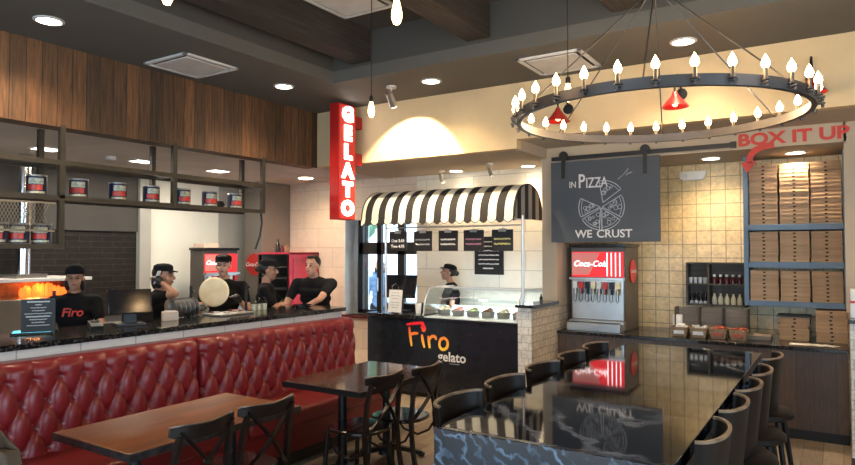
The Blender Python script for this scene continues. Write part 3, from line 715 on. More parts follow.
def gradmat(name, z0, z1, c0, c1, c2):
    m, n, l, b = newmat(name); tc = n.new('ShaderNodeTexCoord'); s = n.new('ShaderNodeSeparateXYZ'); l.new(tc.outputs['Object'], s.inputs[0])
    mr = n.new('ShaderNodeMapRange'); mr.inputs[1].default_value = z0; mr.inputs[2].default_value = z1; l.new(s.outputs[2], mr.inputs[0])
    r = n.new('ShaderNodeValToRGB'); r.color_ramp.elements[0].color = c4(c0); r.color_ramp.elements[1].color = c4(c2); e = r.color_ramp.elements.new(.5); e.color = c4(c1)
    l.new(mr.outputs[0], r.inputs[0]); l.new(r.outputs[0], b.inputs['Base Color']); b.inputs['Roughness'].default_value = .4; return m
fm = gradmat('red_to_yellow_lettering', .58, .84, (.95, .62, .06), (.92, .32, .04), (.80, .015, .03))
F_ = [[(-.40, .83), (-.385, .72), (-.365, .60)], [(-.44, .855), (-.33, .875), (-.20, .885), (-.23, .83)], [(-.40, .735), (-.33, .755), (-.27, .76)],
      [(-.215, .75), (-.205, .68), (-.18, .595)], [(-.22, .86), (-.20, .80), (-.175, .815), (-.19, .87)],
      [(-.125, .74), (-.115, .66), (-.105, .595)], [(-.12, .68), (-.08, .735), (-.03, .735), (-.015, .70)],
      [(.11, .72), (.05, .72), (.03, .64), (.07, .595), (.13, .62), (.14, .69), (.09, .735), (.055, .70)]]
strokes('painted_letter', F_, fm, .016, gc, 0)
text('gelato', .155, M['chalkline'], (.20, -.004, .51), FR, 'painted_word', gc, bold=.003, depth=.001, sx=1.0)
MB().box(.17, .30, -.003, 0, .435, .441).build('painted_underline', M['chalkdim'], gc)
# display case
dc = thing('display_case', 'curved glass gelato display case glowing on the dark counter', 'display case', (-3.60, 6.5, .955))
x0, x1 = -.62, .60
arc = [(0, 0.02)] + [(.02 + .22 * (1 - math.cos(u)) , .06 + .29 * math.sin(u)) for u in [PI / 2 * i / 10 for i in range(11)]] + [(.45, .352), (.72, .345)]
MB().plate([[(x, y, z) for y, z in arc] for x in (x0, x1)], .006, (0, .6, -.6)).build('curved_glass', M['glass'], dc)
for x in (x0, x1): MB().bar([(x, y, z) for y, z in arc], .018, .012, up=(1, 0, 0)).build('end_trim', M['whitep'], dc)
MB().box(x0, x1, .70, .73, .30, .345).box(x0, x1, .70, .73, 0, .03).build('rear_frame', M['whitep'], dc)
MB().box(x0, x1, .225, .245, .350, .362).build('top_trim', M['whitep'], dc)
MB().box(x0 + .03, x1 - .03, .62, .67, .05, .10).build('light_strip', M['light_in'], dc)
MB().box(x0, x1, .02, .7, -.0, .012).build('deck', M['white'], dc)
for x in (x0 + .006, x1 - .006):
    MB().prism([(x, y, z) for y, z in arc] + [(x, .72, .012)], (.004, 0, 0)).build('side_glass', M['glass'], dc)
MB().box(x0, x1, .30, .62, .19, .196).build('glass_shelf', M['glass'], dc)
l = lamp('AREA', (0, .55, .30), 7, (.85, .95, 1), size=1.1, size_y=.1); l.parent = dc
for i in range(6):
    flav = ['cream', 'pink', 'green', 'brown', 'pale', 'rose'][i]; mm = M['gelato_' + 'abcdab'[i]]
    t = thing('gelato_tub', 'steel tub of %s gelato in the glass case, %s from the till side' % (flav, ORD[i + 1]), 'gelato tub', (-3.60 - .50 + i * .20, 6.80, .967), group='gelato tubs in the case')
    MB().lathe([(0, 0), (.075, 0), (.088, .07), (.085, .07), (.07, .01), (0, .012)]).build('pan', M['steel'], t)
    MB().ell((0, 0, .06), (.078, .078, .04), 14, 8).ell((.02, .01, .09), (.045, .045, .03), 12, 6).build('gelato', mm, t)
# ------------------------------------------------------------------ awning
aw = thing('awning', 'black and cream striped barrel awning over the gelato counter', 'awning', (0, 0, 0))
XA0, XA1 = -5.08, -2.97; CYA = 6.78
def arcp(u, k=1): a = PI * u; return (CYA - .38 * math.cos(a) * k, 2.13 + .38 * math.sin(a) ** .9 * k)
rows = []
NX = 84
for i in range(NX + 1):
    x = XA0 + (XA1 - XA0) * i / NX; rows.append([(x,) + arcp(j / 24) for j in range(25)])
MB().plate(rows, .006, (0, 0, -1)).build('canopy', M['canv'], aw)
sw = .1015
def scallop(m_, x0_, w_, y, vert):
    pass
v = []
for i in range(NX * 2 + 1):
    x = XA0 + (XA1 - XA0) * i / (NX * 2); ph = ((x + 6.0 - .065) / sw) % 1; dz = .03 + .035 * math.sin(PI * ph)
    v.append([(x, CYA - .385, 2.13 + .004), (x, CYA - .39, 2.13 - dz)])
MB().plate(v, .004, (0, 1, 0)).build('valance', M['canv'], aw)
MB().tube([(q[1][0], q[1][1] - .001, q[1][2]) for q in v], .004, 6, up=(0, 1, 0)).build('valance_piping', M['blacktube'], aw)
for x in (XA0, XA1):
    pr_ = [(x, CYA - .38, 2.11)] + [(x,) + arcp(j / 20) for j in range(21)] + [(x, CYA + .38, 2.11)]
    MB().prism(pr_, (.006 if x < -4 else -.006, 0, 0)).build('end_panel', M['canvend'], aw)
    MB().tube([(x,) + arcp(j / 20) for j in range(21)], .007, 6, up=(1, 0, 0)).build('end_piping', M['blacktube'], aw)
MB().cyl((XA0 + .02, 6.42, 2.14), (XA1 - .02, 6.42, 2.14), .012).cyl((XA0 + .02, 7.14, 2.14), (XA1 - .02, 7.14, 2.14), .012).cyl((XA0 + .04, 7.14, 2.14), (XA0 + .04, 7.60, 2.14), .012).cyl((XA1 - .04, 7.14, 2.14), (XA1 - .04, 7.60, 2.14), .012).build('frame', M['silver'], aw)
MB().cyl((-4.79, 6.52, .975), (-4.79, 6.52, 2.14), .016).build('post', M['silver'], aw)
MB().cyl((-2.93, 6.52, 0), (-2.93, 6.52, 2.14), .016).build('post', M['silver'], aw)
MB().cyl((-4.79, 6.52, 2.035), (-2.93, 6.52, 2.035), .009).build('hanging_rail', M['silver'], aw)
# hanging flavour boards
def board(x, kind, label):
    t = thing('menu_board', label, 'menu board', (x, 6.52, 2.02), group=None)
    MB().box(-.13, .13, -.008, .008, -.27, -.03).build('slate', M['sign_black'], t, bev=.004)
    MB().box(-.045, .045, -.014, .012, -.055, -.02).cyl((0, 0, -.02), (0, 0, .012), .006).build('clip', M['silver'], t)
    if kind == 0:
        text('One 3.65', .052, M['chalkline'], (0, -.011, -.145), FR, 'lettering', t, depth=.001, bold=.001); text('Two 4.95', .052, M['chalkline'], (0, -.011, -.215), FR, 'lettering', t, depth=.001, bold=.001)
    else:
        mm = [None, M['chalkdim'], M['chalkline'], mat('chalk_pink', (.5, .25, .38), .9), mat('chalk_yellow', (.6, .58, .25), .9)][kind]; rr = random.Random(kind)
        for q in range(2 if kind != 4 else 2):
            P = [(-.10 + .2 * i / 40, -.011, -.135 - q * .055 + .011 * math.sin(i * 1.9 + rr.uniform(-.7, .7))) for i in range(41)]
            MB().tube(P, .0035, 5, up=(0, 1, 0)).build('chalk_scrawl', mm, t)
    return t
board(-4.60, 0, 'hanging slate board with two white prices, over the till')
board(-4.235, 1, 'hanging slate board with faint grey writing, beside the price board')
board(-3.88, 2, 'hanging slate board with bright white writing, middle of five')
board(-3.54, 3, 'hanging slate board with pinkish writing, overlapping the big black wall notice')
board(-3.175, 4, 'hanging slate board with yellowish writing, at the column end')
t = thing('wall_notice', 'black notice board with rows of white writing on the cream tiles', 'notice board', (-3.89, 7.59, 1.44))
MB().box(-.21, .21, -.02, 0.009, 0, .50).build('panel', M['sign_black'], t, bev=.003)
rr = random.Random(4)
for q in range(7):
    MB().tube([(-.15 + .30 * i / 50 * (1 if q < 6 else .5) + (0 if q < 6 else .07), -.023, .43 - q * .058 + .009 * math.sin(i * 2.1 + rr.uniform(-.8, .8))) for i in range(51)], .0035, 5, up=(0, 1, 0)).build('chalk_scrawl', M['chalkline'], t)
# till
t = thing('till_monitor', 'black till monitor on the gelato counter', 'monitor', (-4.76, 6.80, .975), math.radians(10))
MB().obox((0, 0, .32), (.44, .03, .30), (-.25, 0, 0)).build('screen', M['blackgloss'], t, bev=.006)
MB().box(-.03, .03, .0, .04, 0, .25).box(-.12, .12, -.09, .11, 0, .02).build('stand', M['iron'], t, bev=.004)
MB().box(-.19, .19, .12, .38, .0, .09).build('cash_drawer', M['iron'], t, bev=.004)
t = thing('counter_sign', 'small white notice on a stand in front of the till monitor', 'notice', (-4.70, 6.60, .975))
MB().obox((0, 0, .15), (.20, .006, .28), (-.12, 0, 0)).build('card', M['white'], t)
for q, (z, wd) in enumerate(((.25, .12), (.215, .14), (.18, .08), (.13, .14), (.10, .13), (.07, .10))): MB().obox((0, -.005 - (z - .15) * -.12, z), (wd, .003, .008), (-.12, 0, 0)).build('print_line', M['chalkdim'], t)
MB().tube([(-.04, .01, .28), (-.05, 0, .33), (0, 0, .37), (.05, 0, .33), (.04, .01, .28)], .004, 6, up=(0, 1, 0)).box(-.07, .07, -.03, .05, 0, .012).build('wire_stand', M['chrome'], t)
t = thing('cup_stack', 'short stack of white cups beside the gelato till', 'cups', (-4.42, 6.70, .975))
MB().lathe([(0, 0), (.03, 0), (.042, .12), (.04, .125), (0, .12)]).build('cup', M['white'], t); t2 = t
# ------------------------------------------------------------------ chalkboard on barn rail
bd = thing('chalkboard', 'hanging slate chalkboard reading IN PIZZA WE CRUST', 'chalkboard', (-2.12, 6.80, 1.845))
MB().box(-.585, .585, -.012, .012, 0, .885).build('board', M['chalk'], bd)
t_ = .013
text('IN', .095, M['chalkline'], (-.335, -t_, .625), FR, 'lettering', bd, depth=.001, bold=.001, sx=.85)
text('P', .21, M['chalkline'], (-.235, -t_, .655), FR, 'lettering', bd, depth=.001, bold=.003, sx=.75)
text('IZZA', .155, M['chalkline'], (-.07, -t_, .635), FR, 'lettering', bd, depth=.001, bold=.002, sx=.70)
text('WE', .118, M['chalkline'], (-.215, -t_, .085), FR, 'lettering', bd, depth=.001, bold=.002, sx=1.04)
text('CRUST', .118, M['chalkline'], (.115, -t_, .085), FR, 'lettering', bd, depth=.001, bold=.002, sx=1.04)
# chalk drawing of a pizza in slices
sl = MB(); cxp, czp = -.02, .375
def line(mb, P, r_=.0035): mb.tube([(p[0], -.0135, p[1]) for p in P], r_, 5, up=(0, 1, 0))
def slice_(a0, a1, off, R=.235):
    am = math.radians((a0 + a1) / 2); ox, oz = cxp + off * math.cos(am), czp + off * math.sin(am)
    o = bd; q = MB(); arc_ = [(ox + R * math.cos(math.radians(a0 + (a1 - a0) * i / 10)), oz + R * math.sin(math.radians(a0 + (a1 - a0) * i / 10))) for i in range(11)]
    line(q, [(ox, oz)] + arc_ + [(ox, oz)], .0045); arc2 = [(ox + (p[0] - ox) * .88, oz + (p[1] - oz) * .88) for p in arc_]; line(q, arc2, .003)
    rr = random.Random(int(a0))
    for k_ in range(7):
        b_ = math.radians(rr.uniform(a0 + 8, a1 - 8)); d_ = R * rr.uniform(.3, .8); r_ = rr.uniform(.012, .024); cx_, cz_ = ox + d_ * math.cos(b_), oz + d_ * math.sin(b_)
        line(q, [(cx_ + r_ * math.cos(i * .785), cz_ + r_ * math.sin(i * .785)) for i in range(9)], .0028)
    q.build('chalk_slice', mat('chalk_bluish', (.50, .54, .60), .9) if 'cb' not in M else M['cb'], o)
M['cb'] = mat('chalk_bluish', (.50, .54, .60), .9)
for a0, a1, off in ((35, 100, .05), (-30, 30, .01), (-90, -34, .012), (-150, -94, .012), (155, 206, .012)): slice_(a0, a1, off)
q = MB(); line(q, [(.16, .66), (.22, .71), (.27, .77), (.25, .72), (.31, .73), (.24, .70)], .003); q.build('chalk_wisp', M['cb'], bd)
rl = thing('barn_rail', 'black sliding-door rail above the hanging chalkboard', 'rail', (-1.77, 6.82, 2.775))
MB().box(-.94, .94, -.006, .006, -.022, .022).build('rail_bar', M['iron'], rl)
for x in (-.86, -.1, .86): MB().cyl((x, .0, 0), (x, .085, 0), .012).build('spacer', M['iron'], rl)
MB().box(.89, .94, -.02, .02, -.03, .03).build('end_stop', M['iron'], rl)
for x in (-2.56, -1.68):
    hk = MB().cyl((x + 2.12, -.02, .955), (x + 2.12, -.005, .955), .05, seg=20).build('roller', M['iron'], bd)
    MB().box(x + 2.12 - .02, x + 2.12 + .02, -.026, -.018, .70, .96).build('hanger_strap', M['iron'], bd)
# BOX IT UP lettering on the header
t = thing('wall_lettering', 'red BOX IT UP words with a curved arrow down to the boxes', 'wall lettering', (-.37, 6.9, 2.80))
text('BOX IT UP', .158, M['redletter'], (0, -.004, .018), FR, 'words', t, bold=.006, depth=.002, sx=1.22)
P = [(-.14, -.045), (-.22, -.05), (-.30, -.08), (-.345, -.13), (-.36, -.20)]
ar = MB(); L1, L2 = [], []
for i in range(len(P)):
    a_ = P[max(0, i - 1)]; b_ = P[min(len(P) - 1, i + 1)]; d = Vector((b_[0] - a_[0], b_[1] - a_[1])).normalized(); w2 = .03
    L1.append((P[i][0] - d.y * w2, -.004, P[i][1] + d.x * w2)); L2.append((P[i][0] + d.y * w2, -.004, P[i][1] - d.x * w2))
ar.plate([[a_, b_] for a_, b_ in zip(L1, L2)], .003, (0, -1, 0)); ar.prism([(-.43, -.004, -.195), (-.29, -.004, -.185), (-.375, -.004, -.30)], (0, -.003, 0)); ar.build('arrow', M['redletter'], t)
# ------------------------------------------------------------------ rear counter with drinks machine
rc = thing('rear_counter', 'dark wood panelled rear counter with black granite top', 'counter', (-1.32, 6.9, 0))
MB().box(-1.365, 1.37, .02, .88, .10, .83).build('cabinet_body', M['panel'], rc)
MB().box(-1.365, 1.37, .07, .86, 0, .10).build('plinth', M['black'], rc)
MB().box(-1.365, 1.375, -.02, .895, .83, .865).build('granite_top', M['granite'], rc, bev=.004)
def drinks(name, label, loc, rz, w_, h, dp, full=True):
    t = thing(name, label, 'drinks machine', loc, rz); a = w_ / 2
    MB().box(-a, a, .06, dp, .0, h).build('cabinet', M['machine'], t, bev=.008)
    MB().box(-a - .015, a + .015, .03, dp + .01, h, h + .035).build('top_cap', M['blackgloss'], t, bev=.005)
    MB().box(-a, a, -.02, .06, .02, .11 * h / .9).box(-a, a, .0, .06, h * .60, h * .635).build('steel_trim', M['steel'], t, bev=.004)
    z0, z1 = h * .64, h * .94
    MB().box(-a + .02, a - .02, .045, .06, z0, z1).build('lit_panel', M['coke'], t)
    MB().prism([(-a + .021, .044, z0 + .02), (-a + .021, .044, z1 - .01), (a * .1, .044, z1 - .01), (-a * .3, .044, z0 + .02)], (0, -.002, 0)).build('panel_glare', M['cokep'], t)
    if full:
        for k_ in range(4): MB().box(a * (.36 + .15 * k_), a * (.36 + .15 * k_) + .008, .041, .044, z0 + .01, z1 - .01).build('panel_stripe', M['cokew'], t)
    s = MB(); text('Coca-Cola', .090 * w_ / .62, M['cokew'], (-a * .26, .040, (z0 + z1) / 2 + .005), FR, 'lettering', t, bold=0, shear=.35, depth=.002)
    MB().box(-a + .02, a - .02, .05, .07, h * .13, h * .60).build('splash_panel', M['steel'], t)
    for k_ in range(8 if full else 6):
        n_ = 8 if full else 6; x = -a + .07 + (w_ - .14) * k_ / (n_ - 1)
        MB().box(x - .024, x + .024, .0, .05, h * .50, h * .58).cyl((x, .02, h * .43), (x, .02, h * .50), .013, seg=10).build('valve', [M['white'], M['cream'], M['iron'], M['cokered']][(k_ * 3) % 4], t)
        MB().tube([(x - .014, .0, h * .50), (x - .014, -.005, h * .36), (x, -.008, h * .335), (x + .014, -.005, h * .36), (x + .014, .0, h * .50)], .004, 6, up=(0, 1, 0)).build('lever', M['iron'], t)
    MB().box(-a + .01, a - .01, -.12, .06, .0, .10 * h).build('drip_tray', M['steel'], t, bev=.006)
    MB().box(-a + .03, a - .03, -.10, .04, .10 * h, .10 * h + .004).build('drip_grille', M['iron'], t)
    return t
dm = drinks('drinks_machine', 'lit red drinks dispenser under the slate chalkboard', (-2.30, 7.08, .865), 0, .62, .93, .60)
t = thing('round_sign', 'small red disc sign on the side of the drinks dispenser', 'sign', (-1.985, 7.42, 1.52))
MB().cyl((0, 0, 0), (.008, 0, 0), .13, seg=32).build('disc', M['cokered'], t); text('Coca-Cola', .055, M['chalkline'], (.010, 0, 0), FX, 'lettering', t, shear=.3, depth=.001)
t = thing('emergency_light', 'white two-headed emergency light on the patterned beige tiles', 'emergency light', (-1.39, 7.79, 2.55))
MB().prism([(-.15, 0, .10), (.15, 0, .10), (.11, 0, 0), (-.11, 0, 0)], (0, -.07, 0)).build('housing', M['white'], t, bev=.01)
for s in (-1, 1): MB().cyl((s * .09, -.06, .05), (s * .10, -.11, .04), .03, .035).build('lamp_head', M['white'], t)
# ------------------------------------------------------------------ blue pizza-box shelf
bsf = thing('box_shelf', 'tall blue painted shelf unit filled with pizza boxes', 'shelf', (0, 0, 0))
SX0, SX1 = -.84, .075
for nm, a in (('side_post', (SX0, SX0 + .045)), ('side_post', (SX1 - .045, SX1))): MB().box(a[0], a[1], 7.38, 7.795, 1.19, 2.73).build(nm, M['blue'], bsf, bev=.003)
for z0, z1 in ((1.19, 1.245), (1.58, 1.64), (1.96, 2.02)): MB().box(SX0 + .045, SX1 - .045, 7.385, 7.795, z0, z1).build('shelf_board', M['blue'], bsf, bev=.003)
px = None; comp = (('bottom', 1.245, 8), ('middle', 1.64, 8), ('top', 2.02, 16)); nm3 = ('left', 'centre', 'right')
def make_box():
    t = thing('pizza_box', '', 'pizza box'); W = .128
    b_ = MB(); b_.prism([(-W, 0, 0), (W, 0, 0), (W, 0, .020), (-W, 0, .020)], (0, .25, 0)); b_.build('tray', M['cardboard'], t)
    b_ = MB(); b_.prism([(-W - .002, -.003, .0185), (W + .002, -.003, .0185), (W - .001, 0, .037), (-W + .001, 0, .037)], (0, .254, 0)); b_.build('lid', M['cardboard'], t)
    MB().box(-.012, .012, -.005, -.003, .012, .026).build('slot', M['dark'], t)
    return t
pb = make_box(); first = True
def put(x, y, z, lab, grp, rz=0, rx=0):
    global first
    if first: o = pb; first = False
    else: o = copy_tree(pb)
    o.location = (x, y, z); o.rotation_euler = (rx, 0, rz); o['label'] = lab; o['group'] = grp
for cn_, z, n in comp:
    for s in range(3):
        for k_ in range(n):
            put(SX0 + .045 + .139 + s * .274 + random.uniform(-.003, .003), 7.41 + random.uniform(-.008, .006), z + .0005 + k_ * .0383,
                'brown pizza box, %s compartment, %s stack, %s from the bottom' % (cn_, ['tile-side', 'centre', 'pillar-side'][s], ORD[k_ + 1]), 'pizza boxes in the %s compartment' % cn_, random.uniform(-.012, .012))
for k_ in range(6): put(-.40 + random.uniform(-.01, .01), 7.36, .8655 + k_ * .0383, 'brown pizza box, low stack on the granite, %s from the bottom' % ORD[k_ + 1], 'pizza boxes in the low counter stack', random.uniform(-.02, .02))
for k_ in range(8): put(-.08 + random.uniform(-.01, .01), 7.36, .8655 + k_ * .0383, 'brown pizza box, taller stack on the granite, %s from the bottom' % ORD[k_ + 1], 'pizza boxes in the taller counter stack', random.uniform(-.02, .02))
t = thing('cutting_board', 'dark thin tray lying on the low counter stack of pizza boxes', 'tray', (-.40, 7.34, 1.096))
MB().box(-.145, .145, 0, .27, 0, .012).build('tray_panel', M['iron'], t)
t = thing('paper_bag_stack', 'flat stack of brown sheets on the granite beside the pizza boxes', 'paper stack', (-.70, 7.20, .866))
for k_ in range(3): MB().obox((0, .1, .008 + k_ * .014), (.22, .28, .012), (0, 0, .03 * k_)).build('sheet', M['greywood2'], t)
t = thing('leaflets', 'white leaflets lying on the granite in front of the pizza boxes', 'leaflets', (-.25, 7.05, .866))
for k_ in range(4): MB().obox((k_ * .09 - .12, 0, .003 + k_ * .001), (.10, .15, .002), (0, 0, .3 * k_)).build('sheet', M['white'], t)
t = thing('napkin_carton', 'white napkin carton with a red band on the right stub wall cap', 'carton', (.145, 6.36, 1.2))
MB().box(-.08, .10, 0, .25, 0, .23).build('carton', M['white'], t, bev=.004); MB().box(-.082, .102, -.002, .252, .12, .14).build('red_band', M['cokered'], t)
t = thing('sauce_bottle', 'small dark bottle on the granite cap beside the chalkboard column', 'bottle', (-2.76, 6.62, 1.19))
MB().lathe([(0, 0), (.018, 0), (.018, .05), (.008, .07), (.008, .09), (0, .09)], seg=12).build('bottle', M['blackgloss'], t)
# cubby
cb = thing('wall_cubby', 'weathered grey wooden cubby with four compartments on the tiles', 'shelf', (-1.145, 7.60, 1.15))
for z in (0, .225, .455): MB().box(-.305, .305, 0, .195, z, z + .018).build('shelf_board', M['greywood'], cb)
for x in (-.305, -.085, .287): MB().box(x, x + .018, 0, .195, 0, .47).build('divider', M['greywood'], cb)
MB().box(-.30, .30, .18, .195, 0, .47).build('back_panel', M['greywood'], cb)
def small(kind, n, xs, y, z, prof, m, labf, grp, cat, capm=None, capprof=None):
    t = None
    for i in range(n):
        if t is None:
            t = thing(kind, labf(i), cat, (xs(i), y, z), group=grp); MB().lathe(prof, seg=14).build('body', m, t)
            if capm: MB().lathe(capprof, seg=12).build('cap', capm, t)
            q = t
        else: q = dup(t, (xs(i), y, z), None, labf(i))
pos5 = ['nearest the middle divider', 'second from the middle divider', 'third from the middle divider', 'fourth from the middle divider', 'nearest the blue shelf']
small('paper_cup', 4, lambda i: -1.415 + i * .05, 7.68, 1.393, [(0, 0), (.018, 0), (.023, .065), (0, .066)], M['white'], lambda i: 'small white cup in the upper cubby slot, ' + ['at the outer end', 'second from the outer end', 'third from the outer end', 'nearest the middle divider'][i], 'white cups in the cubby', 'cup')
small('sauce_jar', 5, lambda i: -1.17 + i * .063, 7.68, 1.393, [(0, 0), (.022, 0), (.024, .05), (.012, .075), (0, .076)], M['darkred'], lambda i: 'dark red sauce shaker in the upper cubby slot, ' + pos5[i], 'dark red shakers in the cubby', 'shaker', M['white'], [(0, .075), (.015, .075), (.015, .10), (0, .10)])
small('oil_bottle', 4, lambda i: -1.405 + i * .047, 7.68, 1.168, [(0, 0), (.018, 0), (.018, .08), (.007, .105), (.007, .13), (0, .13)], M['blackgloss'], lambda i: 'slim dark bottle in the lower cubby slot, ' + ['at the outer end', 'second from the outer end', 'third from the outer end', 'nearest the middle divider'][i], 'slim dark bottles in the cubby', 'bottle', M['white'], [(0, 0), (.0185, 0.002), (.0185, .03), (0, .03)])
small('cheese_shaker', 5, lambda i: -1.17 + i * .063, 7.68, 1.168, [(0, 0), (.024, 0), (.028, .03), (.024, .07), (.010, .095), (.010, .115), (0, .115)], M['cream'], lambda i: 'round cream coloured bottle in the lower cubby slot, ' + pos5[i], 'cream bottles in the cubby', 'bottle')
cr = thing('divider_rack', 'pale weathered wood rack standing behind the condiment baskets', 'rack', (-1.15, 7.40, .866))
for i in range(3): MB().box(-.345 + i * .232, -.135 + i * .232, .02, .035, .03, .275).build('back_panel', M['greywood2'], cr)
for i in range(4): MB().box(-.358 + i * .232, -.346 + i * .232, -.12, .05, 0, .285).build('divider', M['greywood'], cr)
MB().box(-.36, .36, 0, .05, 0, .03).build('base_rail', M['greywood'], cr)
bk = None; cont = [('white', M['white'], 'white wrapped napkins'), ('white2', M['white'], 'white lids'), ('red', M['redpk'], 'reddish packets'), ('red2', M['redpk'], 'red sauce packets')]
for i in range(4):
    t = thing('condiment_basket', 'small tan basket of %s, %s' % (cont[i][2], ['nearest the drinks dispenser', 'second from the drinks dispenser', 'second from the pizza boxes', 'nearest the pizza boxes'][i]), 'basket', (-1.415 + i * .185, 7.12, .866), group='condiment baskets on the rear counter')
    ba = MB(); o_ = [[(-.065, -.08), (.065, -.08), (.065, .08), (-.065, .08)], [(-.085, -.10), (.085, -.10), (.085, .10), (-.085, .10)]]
    A = [ba.bm.verts.new((p[0], p[1], 0)) for p in o_[0]]; B = [ba.bm.verts.new((p[0], p[1], .10)) for p in o_[1]]; C_ = [ba.bm.verts.new((p[0] * .93, p[1] * .93, .10)) for p in o_[1]]; D_ = [ba.bm.verts.new((p[0] * .93, p[1] * .93, .012)) for p in o_[0]]
    ba.loft([A, B, C_, D_]); ba.build('basket', M['wicker'], t, bev=.003)
    c_ = MB(); rr = random.Random(i)
    for k_ in range(9): c_.obox((rr.uniform(-.05, .05), rr.uniform(-.06, .06), .085 + rr.uniform(0, .03)), (.06, .04, .015), (rr.uniform(-.4, .4), rr.uniform(-.4, .4), rr.uniform(0, 3)))
    fl = c_.build('contents', cont[i][1], t); MB().box(-.05, .05, -.099, -.094, .03, .065).build('label_card', M['white'] if i < 2 else M['redpk'], t)
t = thing('cup_stack', 'stack of white lids behind the first tan basket', 'cups', (-1.49, 7.34, .866))
MB().lathe([(0, 0), (.05, 0), (.05, .19), (.045, .20), (0, .20)]).build('lids', M['white'], t)
# ------------------------------------------------------------------ steel can shelf
sf = thing('steel_shelf', 'hanging steel tube shelf frame under the wood soffit', 'shelf', (0, 0, 0))
XF, XR = -5.57, -5.92; tb = .045
def tubebox(mb, a, b_):
    h_ = [.0225, .0205, .0190][2 if abs(a[0] - b_[0]) > .01 else 1 if abs(a[1] - b_[1]) > .01 else 0]
    lo = [min(p, q) - h_ for p, q in zip(a, b_)]; hi = [max(p, q) + h_ for p, q in zip(a, b_)]; mb.box(lo[0], hi[0], lo[1], hi[1], lo[2], hi[2]); return mb
for y in (1.2, 2.93, 4.03, 5.20):
    for x in (XF, XR): tubebox(MB(), (x, y, 2.22), (x, y, 2.80)).build('upright', M['steelframe'], sf)
    tubebox(MB(), (XF, y, 2.50), (XR, y, 2.50)).build('cross_tube', M['steelframe'], sf)
for x in (XF, XR): tubebox(MB(), (x, 1.2, 2.50), (x, 5.2, 2.50)).build('rail', M['steelframe'], sf)
tubebox(MB(), (XF, 1.2, 2.20), (XF, 5.2, 2.20)).build('rail', M['steelframe'], sf); tubebox(MB(), (XR, 1.2, 2.20), (XR, 5.2, 2.20)).build('rail', M['steelframe'], sf)
MB().box(XR, XF, 1.2, 5.2, 2.195, 2.212).build('shelf_plate', M['steelframe'], sf)
for x in (XF, XR):
    tubebox(MB(), (x, 2.93, 1.79), (x, 2.93, 2.2)).build('upright', M['steelframe'], sf); tubebox(MB(), (x, 1.2, 1.79), (x, 2.93, 1.79)).build('rail', M['steelframe'], sf)
MB().box(XR, XF, 1.2, 2.93, 1.785, 1.80).build('shelf_plate', M['steelframe'], sf)
wm = MB()   # expanded metal mesh panel
y = .9
while y < 3.3:
    for sgn in (-1, 1):
        a, b_ = (y, 1.92), (y + sgn * .115, 2.15)
        if a[0] < 2.86 and b_[0] < 2.86 and min(a[0], b_[0]) > 1.3: wm.bar([(XF + .005, a[0], a[1]), (XF + .005, b_[0], b_[1])], .003, .003)
    y += .026
wm.box(XF, XF + .01, 1.25, 2.88, 1.91, 1.925).box(XF, XF + .01, 1.25, 2.88, 2.145, 2.16)
wm.build('mesh_panel', M['wire'], sf)
def make_can():
    t = thing('tomato_can', '', 'can')
    MB().lathe([(0, 0), (.078, 0), (.079, .004), (.077, .008), (.077, .172), (.079, .176), (.078, .18), (.074, .174), (0, .174)], seg=28).build('tin', M['silver'], t)
    MB().lathe([(.0775, .012), (.0785, .013), (.0785, .166), (.0775, .167)], seg=28).build('label_wrap', M['canblue'], t)
    def patch(z0, z1, a0, a1, m_, nm, rad=.0795):
        rows = [[(rad * math.cos(math.radians(a0 + (a1 - a0) * i / 10)), rad * math.sin(math.radians(a0 + (a1 - a0) * i / 10)), z) for z in (z0, z1)] for i in range(11)]
        MB().plate(rows, .001, (1, 0, 0)).build(nm, m_, t)
    patch(.05, .095, -48, 42, M['canred'], 'tomato_picture'); patch(.10, .15, -40, 48, M['canwhite'], 'label_lettering'); patch(.022, .040, -60, 60, M['canwhite'], 'label_band')
    return t
can = make_can(); can['group'] = 'tomato cans on the steel shelf'; GC = 'tomato cans on the steel shelf'
cy_ = [2.81, 3.17, 3.54, 3.89, 4.25, 4.59, 4.93]
cl = ['beside the silver duct', 'second from the silver duct', 'third from the silver duct', 'in the middle of the seven', 'third from the shelf end post', 'second from the shelf end post', 'nearest the shelf end post']
for i, y in enumerate(cy_):
    if i == 0: q = can
    else: q = dup(can, (0, 0, 0))
    q.location = (-5.73, y, 2.2125); q.rotation_euler = (0, 0, -.62 + .13 * i * .5 + random.uniform(-.15, .15)); q['label'] = 'blue and red tomato can on the upper steel shelf, ' + cl[i]
for i, (y, z) in enumerate(((2.50, 1.80), (2.66, 1.80), (2.84, 1.80), (2.33, 1.80))):
    dup(can, (-5.70, y, z + .0005), -.7, 'blue tomato can in the wire-meshed lower bay, ' + ['third from the corner post', 'second from the corner post', 'beside the corner post', 'fourth from the corner post'][i])
# ------------------------------------------------------------------ kitchen line
ov = thing('pizza_oven', 'long stainless deck oven with an orange glowing mouth', 'oven', (-7.75, 3.2, 0))
MB().box(-.35, .45, -1.9, .93, .0, 1.24).build('lower_body', M['steel'], ov, bev=.01)
MB().box(-.35, .05, -1.9, .93, 1.24, 1.42).build('firebrick_chamber', M['ovenin'], ov)
MB().box(-.35, .50, -1.95, .98, 1.42, 1.455).build('hood_lip', M['whitep'], ov, bev=.004)
for y in (-1.9, .86): MB().box(.05, .45, y, y + .07, 1.24, 1.42).build('side_pier', M['dark_paint'], ov)
fl = MB(); rr = random.Random(3)
for i in range(26): fl.ell((.10 + rr.uniform(0, .1), .40 + i * .018, 1.27 + rr.uniform(0, .02)), (.03, .03, .04 + .07 * math.sin(PI * min(1, (i + 3) / 28))), 8, 6)
fl.build('flames', M['flame'], ov)
l = lamp('POINT', (.2, .5, 1.34), 8, (1, .35, .08), size=.06); l.parent = ov
